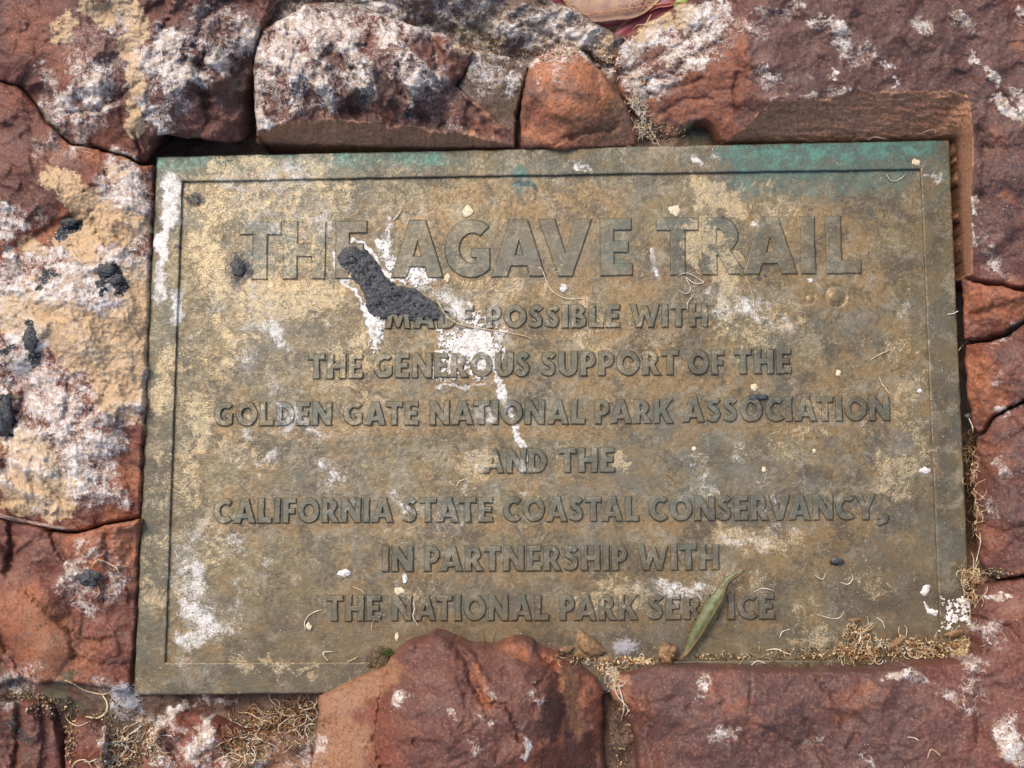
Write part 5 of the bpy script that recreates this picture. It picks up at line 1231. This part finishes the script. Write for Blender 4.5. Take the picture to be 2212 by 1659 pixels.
for pts, l in (([(1240, 1398, 2, 1), (1225, 1404, 9, 2.2), (1212, 1412, 10, 2.2), (1200, 1418, 2, 1)], 'dry brown leaf scrap left of the curled leaf'),
               ([(1290, 1426, 2, 1.5), (1310, 1424, 8, 2), (1330, 1428, 2, 1.5)], 'flat tan scrap between the curled leaf and the bud'),
               ([(2050 - 12, 1372, 2, 1.5), (2062, 1368, 7, 3), (2085, 1362, 2, 2)], 'small brown scrap in the lower right corner of the rim'),
               ([(2052 - 1, 1392, 1, 1.5), (2064, 1396, 5, 2.2), (2076, 1398, 1, 1.5)], 'lowest brown scrap in the right corner'),
               ([(2118, 1320, 1, 2), (2112, 1350, 4, 3), (2108, 1370, 1, 2)], 'orange-brown leaf sliver standing against the lower right rim'),
               ([(1838, 1335, 1, 1.0), (1843, 1340, 5, 2.2), (1861, 1337, 1, 1.5)], 'reddish triangular scrap above the debris pile'),
               ([(1918, 1400, 2, 2), (1938, 1388, 8, 3), (1958, 1374, 4, 3.2)], 'tan wedge of leaf on top of the debris pile')):
    o, X, N, B, W_ = blade('leaf_scrap', pts, M_DRY, None, roll=.8, th=.5, base='lay', sd=pts[0][0] % 7); tag(o, l, 'leaf scrap')
bud = empty('dry_bud', tuple(P(1440, 1412, 0))); tag(bud, 'brown dry bud standing at the foot of the green leaf', 'bud')
lump('husk', 1438, 1412, 17, None, M_DRY, None, 1.0, 1.15, 1.0, 21, bud, 26, 18, .35)
lump('tip', 1452, 1402, 8, None, M_DRY, None, 1.0, 1.3, 1.2, 25, bud, 16, 10, .3, sink=-1.0)

# ---- masses nobody could count: fluff, tangles, litter
def curls(name, spots, n, label, catg, mats=(M_FIB,), r=(.12, .3), L=(12, 40), seed=1, h=(0, 2), crumbs=0, curl=.5, kind='stuff', crm=(.4, 1.1), up=0):
    rs = np.random.RandomState(seed); VV = []; FF = []; MI = []; b = 0
    for i in range(n + crumbs):
        s = spots[rs.randint(len(spots))]; a = rs.rand() * 6.28; q = rs.rand() ** .6
        u = s[0] + math.cos(a) * q * s[2]; v = s[1] + math.sin(a) * q * s[3]
        if i < n:
            k = 7; th = rs.rand() * 6.28; dth = rs.randn() * curl; ln = rs.uniform(*L) / k; p = []
            for j in range(k): p.append((u, v)); u += math.cos(th) * ln; v += math.sin(th) * ln; th += dth + rs.randn() * .25
            p = cat(p, 2); hz = h[0] + rs.rand() * (h[1] - h[0]) + .9 * np.abs(np.sin(np.linspace(0, 3.1, len(p)) + rs.rand() * 3)) * rs.rand()
            hb = np.array([hat(x, y) for x, y in p]); hb = np.clip(hb, -30, np.median(hb) + 2.5); rr = rs.uniform(*r)
            V, f = tube_geo(P(p[:, 0], p[:, 1], hb + hz + rr), rr * .001 * (1 - .5 * np.abs(np.linspace(-1, 1, len(p))) ** 2), 4)
        else:
            R = rs.uniform(*crm) * .001; c = P(u, v, hat(u, v) + rs.rand() * (h[1] * .6) + R * 500)
            V = np.array([(1, 0, 0), (-1, 0, 0), (0, 1, 0), (0, -1, 0), (0, 0, 1), (0, 0, -1)], float) * (rs.rand(6)[:, None] * .6 + .6) * R * rs.uniform(.6, 1.4, 3) @ np.array(Matrix.Rotation(rs.rand() * 6, 3, Vector(rs.randn(3).tolist()))) + c
            f = [(0, 2, 4), (2, 1, 4), (1, 3, 4), (3, 0, 4), (2, 0, 5), (1, 2, 5), (3, 1, 5), (0, 3, 5)]
        VV.append(V); FF += [tuple(x + b for x in q_) for q_ in f]; MI += [rs.randint(len(mats))] * len(f); b += len(V)
    o = link(name, np.concatenate(VV), FF, mats[0])
    for m_ in mats[1:]: o.data.materials.append(m_)
    o.data.polygons.foreach_set('material_index', MI)
    return tag(o, label, catg, None, kind)
# soil line along the bottom rim
soilp = rough(pts2('1215,1412 1260,1418 1330,1424 1400,1426 1480,1424 1560,1424 1640,1422 1720,1420 1800,1418 1880,1416 1960,1412 2040,1408 2090,1404 2122,1406 2124,1450 2000,1470 1400,1470 1215,1440'), 5, 401, 8)
def soil_f(u, v, d):
    return -1.6 + 1.9 * sstep(0, 16, d) + .6 * fbm(u / 16, v / 16, 411, 4, .6) + .3 * fbm(u / 4, v / 4, 413, 3, .7), None
tag(patch('soil', soilp, soil_f, M_SOIL, None, step=2.4, skirt=-4), 'dark damp soil silted along the lower edge of the plaque', 'soil', None, 'stuff')
soil2 = rough(pts2('782,1438 790,1418 805,1402 822,1398 842,1402 852,1412 846,1440 830,1452 795,1452'), 4, 421, 6)
tag(patch('soil', soil2, lambda u, v, d: (-1.2 + 2.2 * sstep(0, 12, d) + .8 * fbm(u / 14, v / 14, 423, 4), None), M_SOIL, None, step=2.0, skirt=-4), 'pocket of dark soil by the left shoulder of the big rounded stone', 'soil', None, 'stuff')
curls('moss', [(838, 1410, 12, 7)], 160, 'tiny tuft of green moss in the soil pocket', 'moss', (M_MOSS,), (.12, .2), (3, 8), 3, (0, 1.5))
curls('plant_litter', [(1990, 1400, 60, 22), (1930, 1398, 70, 24), (1860, 1410, 60, 14), (2060, 1405, 44, 18), (1850, 1370, 26, 20)], 260, 'heap of straw bits, curls and seeds in the lower right corner of the plaque', 'litter', (M_FIB, M_FIBB, M_FIBW, M_CRUMB, M_FIBB, M_SOIL), (.10, .30), (10, 48), 5, (0, 3.2), 620, .5, 'stuff', (.25, 1.0))
curls('plant_litter', [(1700, 1412, 90, 13), (1790, 1408, 70, 15), (1560, 1418, 60, 7), (1830, 1404, 30, 14)], 44, 'thin line of tan crumbs along the lower edge, right of the green leaf', 'litter', (M_CRUMB, M_SOIL, M_FIBB, M_FIB, M_SOIL), (.12, .24), (8, 30), 6, (0, 1.2), 260, .5, 'stuff', (.2, .9))
curls('plant_litter', [(1270, 1425, 60, 10), (1340, 1428, 40, 10), (1310, 1445, 20, 12), (1390, 1428, 30, 8)], 90, 'strawy litter between the big rounded stone and the dry bud', 'litter', (M_FIB, M_FIBB, M_FIBW, M_CRUMB), (.12, .28), (8, 30), 7, (0, 2.0), 160)
curls('root_tangle', [(560, 1560, 46, 30), (640, 1535, 44, 20), (610, 1590, 60, 30), (520, 1600, 20, 40), (530, 1640, 16, 20)], 330, 'tangle of pale roots and straw below the bottom edge of the plaque', 'root tangle', (M_FIB, M_FIBB, M_FIBB, M_FIBW, M_SOIL), (.10, .34), (16, 80), 8, (0, 3.5), 260, .35)
curls('root_tangle', [(1385, 245, 12, 26), (1400, 285, 14, 16), (1372, 222, 10, 12)], 95, 'small tangle of roots in the joint right of the orange stone', 'root tangle', (M_FIB, M_FIBW), (.12, .26), (14, 42), 9, (0, 2.5), 40)
curls('root_tangle', [(2098, 960, 7, 34), (2102, 1030, 7, 40), (2106, 1110, 7, 44)], 130, 'curly roots stuffed in the gap along the right edge of the plaque', 'root tangle', (M_FIBB, M_FIB), (.12, .28), (14, 44), 10, (4, 10), 60)
curls('root_tangle', [(2092, 1248, 20, 26), (2106, 1280, 10, 40), (2100, 1250, 12, 20)], 80, 'nest of tan curls at the lower right corner where stone meets rim', 'root tangle', (M_FIB, M_FIB, M_FIBB), (.14, .30), (20, 60), 11, (1, 5), 40, .7)
curls('root_tangle', [(1327, 1470, 12, 20), (1320, 1455, 16, 8)], 60, 'few pale rootlets at the top of the joint between the two bottom stones', 'root tangle', (M_FIBW, M_FIB), (.12, .24), (10, 34), 12, (0, 2), 30)
curls('plant_litter', [(270, 1610, 30, 40), (330, 1600, 16, 40), (240, 1640, 30, 20)], 120, 'straw bits on the mortar below the lower left corner of the plaque', 'litter', (M_FIB, M_FIBB, M_FIBW), (.14, .32), (14, 60), 13, (0, 2.5), 130)
curls('plant_litter', [(2085, 1395, 30, 14), (2075, 1410, 20, 8)], 60, 'straw tuft at the very corner of the lower right rim', 'litter', (M_FIB, M_CRUMB), (.12, .26), (12, 34), 14, (0, 3), 60)
curls('plant_litter', [(1250, 115, 60, 20), (1320, 130, 26, 26), (1180, 110, 60, 20), (1060, 100, 50, 22)], 150, 'fine dusty fibres on the crusted stone behind the plaque', 'litter', (M_FIB, M_FIBW, M_FIBB), (.08, .18), (8, 34), 15, (0, 1.0), 120, .6)
for u, v, a, b, l, sd in ((266, 1492, 22, 15, 'tuft of lilac-white down at the lower left corner of the plaque', 31), (1352, 1396, 22, 12, 'tuft of white down beside the curled dry leaf', 33), (48, 792, 18, 10, 'flat pale down caught in the guano near the left edge', 35), (286, 1515, 12, 12, 'wisp of down hanging below the plaque corner', 36)):
    curls('down_tuft', [(u, v, a, b), (u - a * .4, v + b * .3, a * .6, b * .6)], 620, l, 'down tuft', (M_FLUFF,), (.03, .07), (8, 22), sd, (0, 3.0), 0, .5, kind=None)

M_GRIT = plain('grit', (.15, .085, .055), (.085, .05, .034), 1.5, .9, (.42, .34, .26))
curls('mortar_grit', [(110, 1530, 60, 22), (150, 1590, 16, 60), (250, 1560, 60, 60), (280, 1620, 40, 40), (40, 1505, 60, 8), (1340, 1580, 26, 80), (1430, 285, 60, 22), (2140, 1238, 50, 12), (600, 1560, 100, 30)], 0, 'sandy grit and crumbs on the mortar between the stones', 'grit', (M_GRIT, M_GRIT, M_SOIL, M_CRUMB), (.1, .2), (5, 10), 51, (0, .6), 1500, .5, 'stuff', (.25, .9))
